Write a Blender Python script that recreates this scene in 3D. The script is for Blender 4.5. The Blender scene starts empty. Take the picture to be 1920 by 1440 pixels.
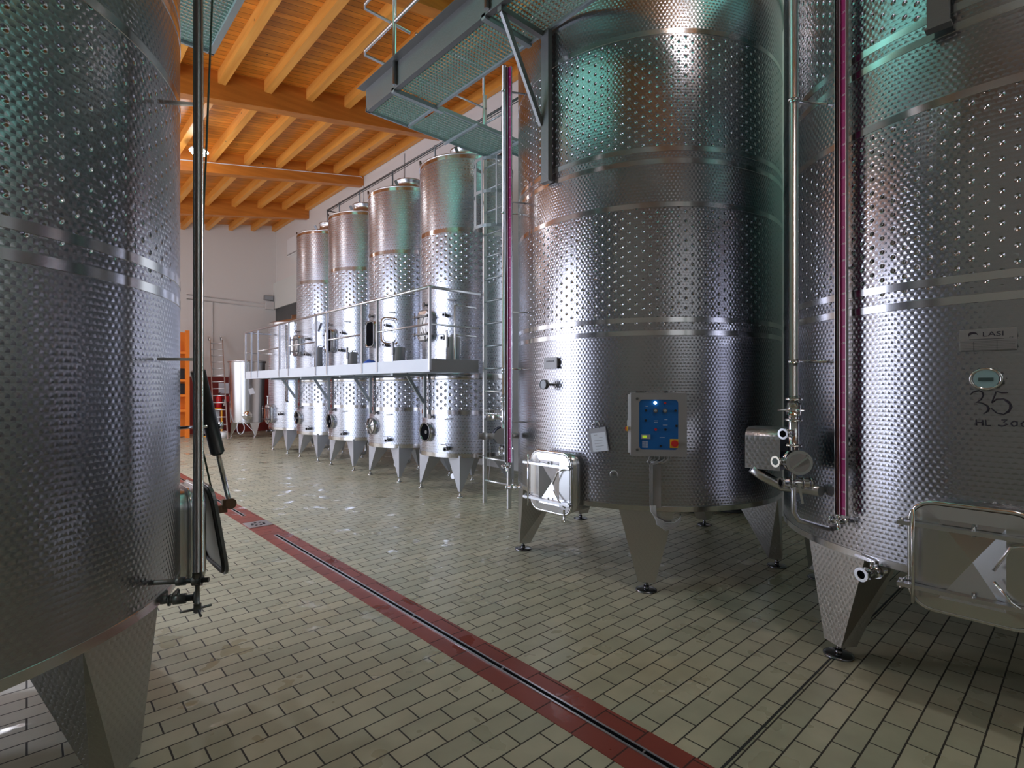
import bpy, bmesh, math, random
from mathutils import Matrix, Vector
random.seed(7)
sc = bpy.context.scene
C = sc.collection
PI = math.pi
h = 1.7                       # eye height; the hall was surveyed in eye heights
TH = math.atan(0.91); SN, CS = math.sin(TH), math.cos(TH)

# ------------------------------------------------------------------ survey helpers
def cam2w(x, z): return (CS*x + SN*z, -SN*x + CS*z)
def at_depth(u, v, Z):
    x = (u-960)/1000*Z; X, Y = cam2w(x, Z)
    return Vector((X*h, Y*h, (1-(v-727)/1000*Z)*h))
def on_X(u, v, X):
    return at_depth(u, v, X/(SN + CS*(u-960)/1000))
def on_tank(c, r, u, v):      # c, r in eye heights -> azimuth, height (m)
    k = (u-960)/1000
    dx, dy = cam2w(k, 1)
    a = dx*dx+dy*dy; b = -2*(dx*c[0]+dy*c[1]); cc = c[0]**2+c[1]**2-r*r
    d = max(b*b-4*a*cc, 0); Z = (-b-math.sqrt(d))/(2*a)
    return math.atan2(dy*Z-c[1], dx*Z-c[0]), (1-(v-727)/1000*Z)*h

# ------------------------------------------------------------------ materials
MATS = {}
def nm(name):
    m = bpy.data.materials.new(name); m.use_nodes = True
    nt = m.node_tree; b = nt.nodes['Principled BSDF']; MATS[name] = m
    return m, nt, b
def simple(name, col, rough=.5, metal=0, emit=None, es=0, spec=None, bump=0, bscale=40, coat=0):
    m, nt, b = nm(name)
    b.inputs['Base Color'].default_value = (*col, 1); b.inputs['Roughness'].default_value = rough
    b.inputs['Metallic'].default_value = metal
    if coat: b.inputs['Coat Weight'].default_value = coat
    if emit: b.inputs['Emission Color'].default_value = (*emit, 1); b.inputs['Emission Strength'].default_value = es
    # gentle wear: roughness varied by noise
    tc = nt.nodes.new('ShaderNodeTexCoord'); nz = nt.nodes.new('ShaderNodeTexNoise'); nz.inputs['Scale'].default_value = bscale/8
    nt.links.new(tc.outputs['Object'], nz.inputs['Vector'])
    mr = nt.nodes.new('ShaderNodeMapRange'); mr.inputs['To Min'].default_value = rough*.85; mr.inputs['To Max'].default_value = min(1, rough*1.15)
    nt.links.new(nz.outputs['Fac'], mr.inputs['Value']); nt.links.new(mr.outputs['Result'], b.inputs['Roughness'])
    if bump:
        n2 = nt.nodes.new('ShaderNodeTexNoise'); n2.inputs['Scale'].default_value = bscale
        nt.links.new(tc.outputs['Object'], n2.inputs['Vector'])
        bp = nt.nodes.new('ShaderNodeBump'); bp.inputs['Strength'].default_value = bump; bp.inputs['Distance'].default_value = .01
        nt.links.new(n2.outputs['Fac'], bp.inputs['Height']); nt.links.new(bp.outputs['Normal'], b.inputs['Normal'])
    return m
class NG:                      # tiny math-node helper
    def __init__(s, nt): s.nt = nt
    def m(s, op, a, b=None, c=None):
        n = s.nt.nodes.new('ShaderNodeMath'); n.operation = op
        for i, v in enumerate((a, b, c)):
            if v is None: continue
            if isinstance(v, (int, float)): n.inputs[i].default_value = v
            else: s.nt.links.new(v, n.inputs[i])
        return n.outputs[0]
def steel(name, col, rough, scale_amp=0, sw=.034, sh=.026, dim=0, dp=.058, dv=.080, dr=.0155, aniso=0, tint=None):
    m, nt, b = nm(name); g = NG(nt)
    b.inputs['Metallic'].default_value = 1
    b.inputs['Base Color'].default_value = (*col, 1)
    b.inputs['Roughness'].default_value = rough
    tc = nt.nodes.new('ShaderNodeTexCoord'); sp = nt.nodes.new('ShaderNodeSeparateXYZ')
    nt.links.new(tc.outputs['UV'], sp.inputs[0]); u, v = sp.outputs[0], sp.outputs[1]
    hgt = None
    if scale_amp:
        V = g.m('DIVIDE', v, sh); row = g.m('FLOOR', V); fy = g.m('FRACT', V)
        off = g.m('MULTIPLY', g.m('MODULO', g.m('ABSOLUTE', row), 2.0), .5)
        fx = g.m('FRACT', g.m('ADD', g.m('ADD', g.m('DIVIDE', u, sw), 1000.0), off))
        k = sh/sw
        def dist(x, y): return g.m('SQRT', g.m('ADD', g.m('POWER', x, 2.0), g.m('POWER', y, 2.0)))
        d1 = dist(g.m('SUBTRACT', fx, .5), g.m('MULTIPLY', fy, k))
        fx2 = g.m('SUBTRACT', g.m('FRACT', g.m('ADD', fx, .5)), .5)
        d0 = dist(fx2, g.m('MULTIPLY', g.m('ADD', fy, 1.0), k))
        ins = g.m('LESS_THAN', d1, .56)
        d = g.m('ADD', g.m('MULTIPLY', d1, ins), g.m('MULTIPLY', g.m('SUBTRACT', d0, .45), g.m('SUBTRACT', 1.0, ins)))
        saw = g.m('ADD', g.m('MULTIPLY', g.m('FRACT', g.m('ADD', fx, g.m('MULTIPLY', fy, .6))), .45), g.m('MULTIPLY', fy, .25))
        hgt = g.m('MULTIPLY', g.m('SUBTRACT', saw, d), scale_amp)
        # each polished swirl is finely brushed: slightly different gloss at its heart
        rg = g.m('ADD', g.m('MULTIPLY', d1, .10), rough-.03)
        nt.links.new(rg, b.inputs['Roughness'])
    if dim:
        cu = g.m('DIVIDE', u, dp); ci = g.m('FLOOR', cu); fu = g.m('SUBTRACT', g.m('FRACT', g.m('ADD', cu, 0.0)), .5)
        o2 = g.m('MULTIPLY', g.m('MODULO', g.m('ABSOLUTE', ci), 2.0), .5)
        fv = g.m('SUBTRACT', g.m('FRACT', g.m('ADD', g.m('DIVIDE', v, dv), o2)), .5)
        dd = g.m('MULTIPLY', g.m('SQRT', g.m('ADD', g.m('POWER', g.m('MULTIPLY', fu, dp), 2.0), g.m('POWER', g.m('MULTIPLY', fv, dv), 2.0))), 1.0)
        mr = nt.nodes.new('ShaderNodeMapRange'); mr.interpolation_type = 'SMOOTHSTEP'
        mr.inputs['From Min'].default_value = 0; mr.inputs['From Max'].default_value = dr
        mr.inputs['To Min'].default_value = -dim; mr.inputs['To Max'].default_value = 0
        nt.links.new(dd, mr.inputs['Value'])
        hgt = g.m('ADD', hgt, mr.outputs['Result']) if hgt is not None else mr.outputs['Result']
    nz = nt.nodes.new('ShaderNodeTexNoise'); nz.inputs['Scale'].default_value = .9; nz.inputs['Detail'].default_value = 2
    nt.links.new(tc.outputs['UV'], nz.inputs['Vector'])
    wob = g.m('MULTIPLY', nz.outputs['Fac'], .006 if scale_amp else .002)
    hgt = g.m('ADD', hgt, wob) if hgt is not None else wob
    bp = nt.nodes.new('ShaderNodeBump'); bp.inputs['Strength'].default_value = 1; bp.inputs['Distance'].default_value = 1
    nt.links.new(hgt, bp.inputs['Height']); nt.links.new(bp.outputs['Normal'], b.inputs['Normal'])
    return m
M = MATS
steel('scaled_steel', (.405,.40,.43), .21, scale_amp=.0042)
steel('dimpled_steel', (.405,.40,.43), .19, scale_amp=.0036, dim=.0065)
steel('scaled_steel_small', (.47,.485,.54), .27, scale_amp=.0024, sw=.05, sh=.045)
steel('dimpled_steel_small', (.47,.485,.54), .26, scale_amp=.0014, sw=.05, sh=.045, dim=.010, dp=.080, dv=.110, dr=.030)
steel('band_steel', (.6,.59,.6), .16)
steel('plain_steel', (.60,.60,.61), .25)
steel('leg_steel', (.60,.59,.58), .36)
steel('leg_scaled_steel', (.52,.51,.50), .30, scale_amp=.0022)
simple('chrome', (.68,.68,.69), .12, 1)
simple('satin_steel', (.62,.62,.64), .3, 1)
simple('lit_fascia_steel', (.60,.63,.68), .5, .35, bump=.1, bscale=50)  # galvanized copy made paler: daylight on the platform fascia put into the colour
simple('worn_fitting', (.22,.21,.21), .3, .95)
simple('matt_leg', (.50,.51,.55), .42, .55)
simple('dark_steel', (.16,.165,.17), .4, .9)
simple('galvanized', (.36,.40,.42), .45, .6, bump=.15, bscale=60)
simple('catwalk_steel', (.20,.20,.20), .45, .6, bump=.15, bscale=60)
simple('grating_steel', (.42,.49,.49), .45, .35)
simple('magenta_scale', (.42,.005,.16), .35)
simple('wine_tube', (.05,.012,.02), .12, coat=.5)
simple('white_paint', (.8,.8,.8), .4)
simple('blue_panel', (.005,.11,.36), .3)
simple('black_plastic', (.012,.012,.014), .4)
simple('hole_shade', (.003,.003,.004), 1); M['hole_shade'].node_tree.nodes['Principled BSDF'].inputs['Specular IOR Level'].default_value = .05  # flat black stands in for the unlit depth of holes
simple('navy_motor', (.008,.014,.035), .35)
simple('rubber', (.02,.02,.02), .6)
simple('red_plastic', (.55,.02,.02), .35)
simple('yellow_plastic', (.75,.42,.02), .4)
simple('screen_green', (.35,.5,.03), .3, emit=(.5,.7,.05), es=.5)
simple('lamp_glow', (1,1,1), .4, emit=(1,.98,.95), es=55)
simple('indicator_glow', (1,1,1), .4, emit=(.85,.92,1), es=6)
simple('paper', (.72,.75,.82), .6)
simple('clear_sleeve', (.42,.42,.46), .25)
simple('ink', (.02,.015,.03), .6)
simple('aluminium', (.75,.76,.78), .35, .85)
simple('orange_paint', (.85,.22,.02), .45)
simple('yellow_paint', (.85,.38,.03), .45)
simple('grey_plastic', (.32,.34,.37), .5)
simple('blue_cloth', (.01,.09,.45), .6)
simple('copper_tube', (.45,.24,.10), .35, .9)
simple('extinguisher_red', (.75,.01,.015), .3)
simple('cable_grey', (.42,.41,.42), .45)
simple('dial_face', (.28,.42,.44), .25)
simple('dial_window', (.05,.09,.09), .3)
simple('plate_steel', (.30,.29,.29), .45, .25)
simple('bronze_joint', (.16,.09,.06), .4, .7)
simple('hose_green', (.03,.05,.03), .45)
simple('hose_clear', (.62,.62,.66), .35)
simple('white_plaster', (.72,.69,.665), .8, bump=.08, bscale=25)
simple('white_panel', (.68,.70,.67), .55)
simple('conduit_grey', (.6,.58,.57), .5)
simple('wainscot_red', (.19,.018,.012), .5)
simple('teal_glass', (.2,.6,.55), .3, emit=(.22,.85,.74), es=1.9)

# wood
def wood(name, c1, c2, axis, boards=None):
    m, nt, b = nm(name); g = NG(nt)
    tc = nt.nodes.new('ShaderNodeTexCoord'); mp = nt.nodes.new('ShaderNodeMapping')
    s = [9, 9, 9]; s[axis] = .7; mp.inputs['Scale'].default_value = s
    nt.links.new(tc.outputs['Object'], mp.inputs['Vector'])
    nz = nt.nodes.new('ShaderNodeTexNoise'); nz.inputs['Scale'].default_value = 1.3; nz.inputs['Detail'].default_value = 5
    nt.links.new(mp.outputs['Vector'], nz.inputs['Vector'])
    rp = nt.nodes.new('ShaderNodeValToRGB'); rp.color_ramp.elements[0].position = .3; rp.color_ramp.elements[1].position = .7
    rp.color_ramp.elements[0].color = (*c1, 1); rp.color_ramp.elements[1].color = (*c2, 1)
    fac = nz.outputs['Fac']
    col = rp.outputs['Color']; nt.links.new(fac, rp.inputs['Fac'])
    vo = nt.nodes.new('ShaderNodeTexVoronoi'); vo.inputs['Scale'].default_value = 2.2; nt.links.new(tc.outputs['Object'], vo.inputs['Vector'])
    knot = g.m('LESS_THAN', vo.outputs['Distance'], .045)
    mx = nt.nodes.new('ShaderNodeMix'); mx.data_type = 'RGBA'; nt.links.new(knot, mx.inputs[0]); nt.links.new(col, mx.inputs[6]); mx.inputs[7].default_value = (.14,.05,.015,1)
    col = mx.outputs[2]
    if boards:
        sp = nt.nodes.new('ShaderNodeSeparateXYZ'); nt.links.new(tc.outputs['Object'], sp.inputs[0])
        q = g.m('DIVIDE', sp.outputs[1], boards); fr = g.m('FRACT', q)
        wn = nt.nodes.new('ShaderNodeTexWhiteNoise'); wn.noise_dimensions = '1D'; nt.links.new(g.m('FLOOR', q), wn.inputs['W'])
        hv = nt.nodes.new('ShaderNodeHueSaturation'); nt.links.new(g.m('ADD', g.m('MULTIPLY', wn.outputs['Value'], .35), .82), hv.inputs['Value'])
        nt.links.new(col, hv.inputs['Color']); col = hv.outputs['Color']
        gap = g.m('LESS_THAN', fr, .07)
        m2 = nt.nodes.new('ShaderNodeMix'); m2.data_type = 'RGBA'; nt.links.new(gap, m2.inputs[0]); nt.links.new(col, m2.inputs[6]); m2.inputs[7].default_value = (.12,.04,.01,1)
        col = m2.outputs[2]
    nt.links.new(col, b.inputs['Base Color']); b.inputs['Roughness'].default_value = .45
    return m
wood('pine_boards', (.56,.185,.018), (.74,.285,.036), 0, boards=.135)
wood('glulam', (.48,.15,.018), (.64,.225,.032), 0)
wood('rafter_pine', (.66,.26,.042), (.80,.36,.07), 1)

# floor tile
def tiles(name, c1, c2, mortar, wet=True, bw=.249, rh=.1235, ms=.0045):
    m, nt, b = nm(name); g = NG(nt)
    tc = nt.nodes.new('ShaderNodeTexCoord')
    br = nt.nodes.new('ShaderNodeTexBrick'); br.offset = .5; br.offset_frequency = 2; br.squash = 1
    nt.links.new(tc.outputs['Object'], br.inputs['Vector'])
    br.inputs['Scale'].default_value = 1; br.inputs['Brick Width'].default_value = bw; br.inputs['Row Height'].default_value = rh
    br.inputs['Mortar Size'].default_value = ms; br.inputs['Mortar Smooth'].default_value = .2; br.inputs['Bias'].default_value = 0
    br.inputs['Color1'].default_value = (*c1, 1); br.inputs['Color2'].default_value = (*c2, 1); br.inputs['Mortar'].default_value = (*mortar, 1)
    nz = nt.nodes.new('ShaderNodeTexNoise'); nz.inputs['Scale'].default_value = 5; nz.inputs['Detail'].default_value = 6
    nt.links.new(tc.outputs['Object'], nz.inputs['Vector'])
    hv = nt.nodes.new('ShaderNodeHueSaturation'); nt.links.new(g.m('ADD', g.m('MULTIPLY', nz.outputs['Fac'], .5), .75), hv.inputs['Value'])
    nt.links.new(br.outputs['Color'], hv.inputs['Color'])
    col = hv.outputs['Color']
    if wet:
        n3 = nt.nodes.new('ShaderNodeTexNoise'); n3.inputs['Scale'].default_value = .8; n3.inputs['Detail'].default_value = 4
        nt.links.new(tc.outputs['Object'], n3.inputs['Vector'])
        st = nt.nodes.new('ShaderNodeMapRange'); st.inputs['From Min'].default_value = .52; st.inputs['From Max'].default_value = .68
        nt.links.new(n3.outputs['Fac'], st.inputs['Value'])
        mx = nt.nodes.new('ShaderNodeMix'); mx.data_type = 'RGBA'; mx.blend_type = 'MULTIPLY'
        nt.links.new(g.m('MULTIPLY', st.outputs['Result'], .28), mx.inputs[0]); nt.links.new(col, mx.inputs[6]); mx.inputs[7].default_value = (.80,.62,.42,1)
        col = mx.outputs[2]
        # grout: cross joints (short) are finer than the long ones
    nt.links.new(col, b.inputs['Base Color'])
    n4 = nt.nodes.new('ShaderNodeTexNoise'); n4.inputs['Scale'].default_value = 3.4; n4.inputs['Detail'].default_value = 3
    nt.links.new(tc.outputs['Object'], n4.inputs['Vector'])
    w = nt.nodes.new('ShaderNodeMapRange'); w.inputs['From Min'].default_value = .60; w.inputs['From Max'].default_value = .64
    w.inputs['To Min'].default_value = .40; w.inputs['To Max'].default_value = .10
    nt.links.new(n4.outputs['Fac'], w.inputs['Value'])
    ro = g.m('ADD', w.outputs['Result'], g.m('MULTIPLY', br.outputs['Fac'], .3))
    nt.links.new(ro, b.inputs['Roughness'])
    bp = nt.nodes.new('ShaderNodeBump'); bp.inputs['Strength'].default_value = .6; bp.inputs['Distance'].default_value = .003
    hh = g.m('ADD', g.m('MULTIPLY', br.outputs['Fac'], -1.0), g.m('MULTIPLY', nz.outputs['Fac'], .25))
    nt.links.new(hh, bp.inputs['Height']); nt.links.new(bp.outputs['Normal'], b.inputs['Normal'])
    return m
tiles('floor_tile', (.43,.395,.285), (.335,.322,.235), (.032,.026,.020))
tiles('red_tile', (.25,.045,.028), (.19,.034,.022), (.05,.012,.01), bw=.9, rh=.249)

# ------------------------------------------------------------------ mesh builder
class MB:
    def __init__(s, T=None):
        s.bm = bmesh.new(); s.uv = s.bm.loops.layers.uv.new('UVMap'); s.T = T or Matrix.Identity(4)
    def V(s, p): return s.bm.verts.new(s.T @ Vector(p))
    def F(s, vs, smooth=False, uvs=None):
        try: f = s.bm.faces.new(vs)
        except ValueError: return None
        f.smooth = smooth
        if uvs:
            for l, q in zip(f.loops, uvs): l[s.uv].uv = q
        else:
            f.normal_update(); n = f.normal
            t = Vector((0,0,1)).cross(n)
            t = t.normalized() if t.length > .05 else Vector((1,0,0))
            w = n.cross(t)
            for l in f.loops: l[s.uv].uv = (l.vert.co.dot(t), l.vert.co.dot(w))
        return f
    def box(s, a, b):
        (x0,y0,z0),(x1,y1,z1) = a, b
        v = [s.V(p) for p in ((x0,y0,z0),(x1,y0,z0),(x1,y1,z0),(x0,y1,z0),(x0,y0,z1),(x1,y0,z1),(x1,y1,z1),(x0,y1,z1))]
        for q in ((3,2,1,0),(4,5,6,7),(0,1,5,4),(1,2,6,5),(2,3,7,6),(3,0,4,7)): s.F([v[i] for i in q])
        return s
    def cbox(s, c, d): return s.box([c[i]-d[i]/2 for i in range(3)], [c[i]+d[i]/2 for i in range(3)])
    def hexa(s, lo, hi):
        a = [s.V(p) for p in lo]; b = [s.V(p) for p in hi]; n = len(a)
        s.F(a[::-1]); s.F(b)
        for i in range(n): s.F([a[i], a[(i+1)%n], b[(i+1)%n], b[i]])
        return s
    def bar(s, p, q, w, t, up=(0,0,1)):   # rectangular bar from p to q
        p, q = Vector(p), Vector(q); d = (q-p).normalized(); up = Vector(up)
        if abs(d.dot(up)) > .98: up = Vector((1,0,0))
        x = d.cross(up).normalized(); y = x.cross(d)
        cs = [(-w/2,-t/2),(w/2,-t/2),(w/2,t/2),(-w/2,t/2)]
        return s.hexa([p+x*a+y*b for a,b in cs], [q+x*a+y*b for a,b in cs])
    def cyl(s, p, q, r, r2=None, n=16, caps=True):
        p, q = Vector(p), Vector(q); r2 = r if r2 is None else r2
        d = (q-p).normalized(); up = Vector((0,0,1)) if abs(d.z) < .95 else Vector((1,0,0))
        x = d.cross(up).normalized(); y = d.cross(x)
        A = [s.V(p+(x*math.cos(2*PI*i/n)+y*math.sin(2*PI*i/n))*r) for i in range(n)]
        B = [s.V(q+(x*math.cos(2*PI*i/n)+y*math.sin(2*PI*i/n))*r2) for i in range(n)]
        for i in range(n): s.F([A[i], B[i], B[(i+1)%n], A[(i+1)%n]][::-1], True)
        if caps: s.F(A); s.F(B[::-1])
        return s
    def tube(s, pts, r, n=10, closed=False):
        P = [Vector(p) for p in pts]; m = len(P); rings = []
        prev = None
        for i in range(m):
            if closed: d = P[(i+1)%m]-P[i-1]
            else: d = P[min(i+1,m-1)]-P[max(i-1,0)]
            d.normalize()
            if prev is None:
                up = Vector((0,0,1)) if abs(d.z) < .9 else Vector((1,0,0)); x = d.cross(up).normalized()
            else:
                x = (prev - d*prev.dot(d)).normalized()
            prev = x; y = d.cross(x)
            rings.append([s.V(P[i]+(x*math.cos(2*PI*k/n)+y*math.sin(2*PI*k/n))*r) for k in range(n)])
        for i in range(m if closed else m-1):
            a, b = rings[i], rings[(i+1)%m]
            for k in range(n): s.F([a[k], a[(k+1)%n], b[(k+1)%n], b[k]], True)
        if not closed: s.F(rings[0][::-1]); s.F(rings[-1])
        return s
    def lathe(s, prof, n=32, c=(0,0,0), a0=0, a1=2*PI, smooth=True, ref=None):   # prof: (r, z) about local z
        full = abs(a1-a0-2*PI) < 1e-6; k = n if full else n+1; L = []
        for (r, z) in prof:
            L.append([s.V((c[0]+r*math.cos(a0+(a1-a0)*i/n), c[1]+r*math.sin(a0+(a1-a0)*i/n), c[2]+z)) for i in range(k)])
        for j in range(len(prof)-1):
            R = ref or max(prof[j][0], prof[j+1][0])
            for i in range(n):
                i2 = (i+1) % k
                u0, u1 = (a0+(a1-a0)*i/n)*R, (a0+(a1-a0)*(i+1)/n)*R
                s.F([L[j][i], L[j][i2], L[j+1][i2], L[j+1][i]], smooth, [(u0,prof[j][1]),(u1,prof[j][1]),(u1,prof[j+1][1]),(u0,prof[j+1][1])])
        return s
    def prism(s, out, z0, z1):     # outline in local xy
        a = [s.V((x,y,z0)) for x,y in out]; b = [s.V((x,y,z1)) for x,y in out]; n = len(a)
        s.F(a[::-1]); s.F(b)
        for i in range(n): s.F([a[i], a[(i+1)%n], b[(i+1)%n], b[i]])
        return s
    def ring(s, out, inn, z0, z1):   # wall between two outlines
        n = len(out); a=[s.V((x,y,z0)) for x,y in out]; b=[s.V((x,y,z1)) for x,y in out]; c=[s.V((x,y,z0)) for x,y in inn]; d=[s.V((x,y,z1)) for x,y in inn]
        for i in range(n):
            j=(i+1)%n
            s.F([a[i],a[j],b[j],b[i]],True); s.F([d[i],d[j],c[j],c[i]],True); s.F([b[i],b[j],d[j],d[i]]); s.F([c[i],c[j],a[j],a[i]])
        return s
    def build(s, name, mat, parent=None, bevel=0):
        me = bpy.data.meshes.new(name); 
        if bevel:
            bmesh.ops.bevel(s.bm, geom=[e for e in s.bm.edges if len(e.link_faces)==2 and e.calc_face_angle(0) > .6], offset=bevel, segments=2, affect='EDGES', profile=.6)
        s.bm.to_mesh(me); s.bm.free()
        me.materials.append(M[mat]); o = bpy.data.objects.new(name, me); C.objects.link(o)
        if parent is not None: o.parent = parent
        return o
def root(name, label, cat, loc=(0,0,0), rz=0, group=None):
    o = bpy.data.objects.new(name, None); C.objects.link(o); o.location = loc; o.rotation_euler = (0,0,rz); o.empty_display_size = .2
    o['label'] = label; o['category'] = cat
    if group: o['group'] = group
    return o
def tag(o, label, cat, group=None, kind=None):
    o['label'] = label; o['category'] = cat
    if group: o['group'] = group
    if kind: o['kind'] = kind
    return o
def lab(o, label): o['label'] = label; return o
def frame(az, R, z):           # on a tank: x = tangent (viewer's right), y = up, z = outward
    t = Vector((-math.sin(az), math.cos(az), 0)); n = Vector((math.cos(az), math.sin(az), 0)); p = n*R + Vector((0,0,z))
    return Matrix(((t.x,0,n.x,p.x),(t.y,0,n.y,p.y),(t.z,1,n.z,p.z),(0,0,0,1)))
def rr(w, hh, r, n=6):         # rounded rectangle outline, half sizes w, hh
    out = []
    for cx, cy, a in ((w-r,hh-r,0),(-w+r,hh-r,PI/2),(-w+r,-hh+r,PI),(w-r,-hh+r,1.5*PI)):
        for i in range(n+1):
            t = a+PI/2*i/n; out.append((cx+r*math.cos(t), cy+r*math.sin(t)))
    return out
def circ(r, n=32): return [(r*math.cos(2*PI*i/n), r*math.sin(2*PI*i/n)) for i in range(n)]
_tc = {}
def text_geo(txt):
    if txt not in _tc:
        cu = bpy.data.curves.new('lettering', 'FONT'); cu.body = txt; cu.align_x = 'CENTER'; cu.align_y = 'CENTER'; cu.size = 1; cu.resolution_u = 3
        o = bpy.data.objects.new('lettering', cu); C.objects.link(o); dg = bpy.context.evaluated_depsgraph_get(); dg.update()
        me = o.evaluated_get(dg).to_mesh()
        _tc[txt] = ([v.co.copy() for v in me.vertices], [list(p.vertices) for p in me.polygons])
        o.evaluated_get(dg).to_mesh_clear(); bpy.data.objects.remove(o); bpy.data.curves.remove(cu)
    return _tc[txt]
def add_text(mb, txt, x, y, z, size, sx=1):
    vs, fs = text_geo(txt)
    v = [mb.V((x+c.x*size*sx, y+c.y*size, z)) for c in vs]
    for f in fs: mb.F([v[i] for i in f])

# ------------------------------------------------------------------ the setting
XR, XL, YF, YN = 4.36*h, -1.86*h, 13.1*h, -2.4*h
def roof_z(X): return (4.83 - .175*(4.36-X/h))*h
fl = MB().box((XL-.2,YN-.2,-.15),(XR+.2,YF+.2,0)).build('floor', 'floor_tile'); tag(fl, 'beige brick-bond tiled floor with wet patches', 'floor', kind='structure')
o = MB(); o.box((XR,YN-.2,0),(XR+.25,YF+.2,roof_z(XR)+.3)); tag(o.build('wall_right','white_plaster'), 'white plastered wall behind the row of tall tanks', 'wall', kind='structure')
o = MB(); o.box((XL-.2,YF,0),(XR+.25,YF+.25,roof_z(XR)+.3)); tag(o.build('wall_far','white_plaster'), 'white plastered end wall of the hall', 'wall', kind='structure')
o = MB(); o.box((XL-.2,YN-.25,0),(XR+.25,YN,roof_z(XR)+.3)); tag(o.build('wall_near','white_plaster'), 'white plastered wall behind the camera', 'wall', kind='structure')
DY0, DY1, DZ = 3.6*h, 6.6*h, 2.9*h
o = MB(); zt = roof_z(XL)+.1
o.box((XL-.25,YN,0),(XL,DY0,zt)); o.box((XL-.25,DY1,0),(XL,YF,zt)); o.box((XL-.25,DY0,DZ),(XL,DY1,zt))
tag(o.build('wall_left','white_plaster'), 'white wall with a tall open gateway', 'wall', kind='structure')
o = MB(); o.box((XL,YF-.03,0),(XR,YF,1.24*h)); tag(o.build('wall_base_far','wainscot_red'), 'dark red painted lower strip of the end wall', 'wainscot', kind='structure')
o = MB(); a, b_ = XL-.2, XR+.25
o.hexa([(a,YN-.2,roof_z(a)),(b_,YN-.2,roof_z(b_)),(b_,YF+.2,roof_z(b_)),(a,YF+.2,roof_z(a))], [(a,YN-.2,roof_z(a)+.1),(b_,YN-.2,roof_z(b_)+.1),(b_,YF+.2,roof_z(b_)+.1),(a,YF+.2,roof_z(a)+.1)])
tag(o.build('ceiling','pine_boards'), 'sloping orange pine board ceiling', 'ceiling', kind='structure')
# main glulam beams across the hall
BD = .30*h; BW = .13*h
bn = ['behind the camera','above the nearest tanks','above the steel catwalk','first wide one past the catwalk','second one past the catwalk, carrying a cable','last one before the end wall']
for i, Y in enumerate((-1.05,1.4,3.85,6.28,8.70,11.14)):
    y0, y1 = Y*h-BW/2, Y*h+BW/2
    o = MB(); xr = XR-.01
    o.hexa([(XL,y0,roof_z(XL)-BD),(xr,y0,roof_z(xr)-BD),(xr,y1,roof_z(xr)-BD),(XL,y1,roof_z(XL)-BD)], [(XL,y0,roof_z(XL)),(xr,y0,roof_z(xr)),(xr,y1,roof_z(xr)),(XL,y1,roof_z(XL))])
    tag(o.build('ceiling_beam','glulam'), 'deep orange timber ceiling beam, '+bn[i], 'beam', 'main timber ceiling beams', 'structure')
RD, RW = .135*h, .075*h
for i in range(13):
    X = (4.31 - .465*i)*h
    if X < XL: break
    o = MB(); y0, y1 = YN, YF
    o.hexa([(X-RW/2,y0,roof_z(X)-RD),(X+RW/2,y0,roof_z(X)-RD),(X+RW/2,y1,roof_z(X)-RD),(X-RW/2,y1,roof_z(X)-RD)], [(X-RW/2,y0,roof_z(X)),(X+RW/2,y0,roof_z(X)),(X+RW/2,y1,roof_z(X)),(X-RW/2,y1,roof_z(X))])
    tag(o.build('ceiling_rafter_beam','rafter_pine'), 'pale pine rafter running along the hall, number %d out from the white side wall' % (i+1), 'rafter', 'pine rafters', 'structure')
# skylights of green glass fibre over the walkways (out of frame above)
def skylight(n, x0, x1, y0, y1, label):
    o = MB(); d = .05
    o.hexa([(x0,y0,roof_z(x0)-d),(x1,y0,roof_z(x1)-d),(x1,y1,roof_z(x1)-d),(x0,y1,roof_z(x0)-d)], [(x0,y0,roof_z(x0)-.02),(x1,y0,roof_z(x1)-.02),(x1,y1,roof_z(x1)-.02),(x0,y1,roof_z(x0)-.02)])
    tag(o.build('window_%d' % n,'teal_glass'), label, 'skylight', kind='structure')
skylight(1, 1.95*h, 3.3*h, 1.55*h, 3.10*h, 'green translucent skylight above the big tank')
skylight(2, 1.95*h, 3.3*h, -.9*h, 1.3*h, 'green translucent skylight above the near right tank')
skylight(3, -1.3*h, .55*h, 1.55*h, 3.75*h, 'green translucent skylight above the near left tank')
skylight(4, -.1*h, .5*h, 4.0*h, 5.0*h, 'small green translucent skylight past the near left tank')
tag(MB().box((2.2*h,YN,3.55*h),(4.0*h,YN+.03,4.35*h)).build('window_5','teal_glass'), 'green glazed strip window high in the wall behind the camera', 'window', kind='structure')
# red tile gutter strip, slot drain and gully
SX = 1.25*h
o = MB(); o.box((1.163*h,YN,0),(1.337*h,YF-2*h,.003)); tag(o.build('floor_strip','red_tile'), 'red-brown tile strip running down the hall floor', 'tile strip', kind='structure')
d = root('slot_drain','long narrow steel slot drain set in the red tile strip','drain',(SX,0,0))
for (y0,y1) in ((YN,3.75*h),(4.47*h,YF-2*h)):
    b = MB(); b.box((-.024,y0,.003),(-.012,y1,.008)); b.box((.012,y0,.003),(.024,y1,.008)); b.box((-.024,y0-.006,.003),(.024,y0+.006,.008)); b.box((-.024,y1-.006,.003),(.024,y1+.006,.008))
    y = y0+.5
    while y < y1: b.box((-.012,y,.003),(.012,y+.008,.006)); y += 1.0
    b.build('channel_edge','satin_steel',d)
    MB().box((-.0115,y0+.007,.003),(.0115,y1-.007,.0045)).build('channel_slot','hole_shade',d)
g_ = root('floor_gully','square steel gully cover between the two slot drain lengths','drain cover',(SX,4.13*h,.003))
MB().box((-.135,-.15,0),(.135,.15,.008)).build('cover_plate','satin_steel',g_)
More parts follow.
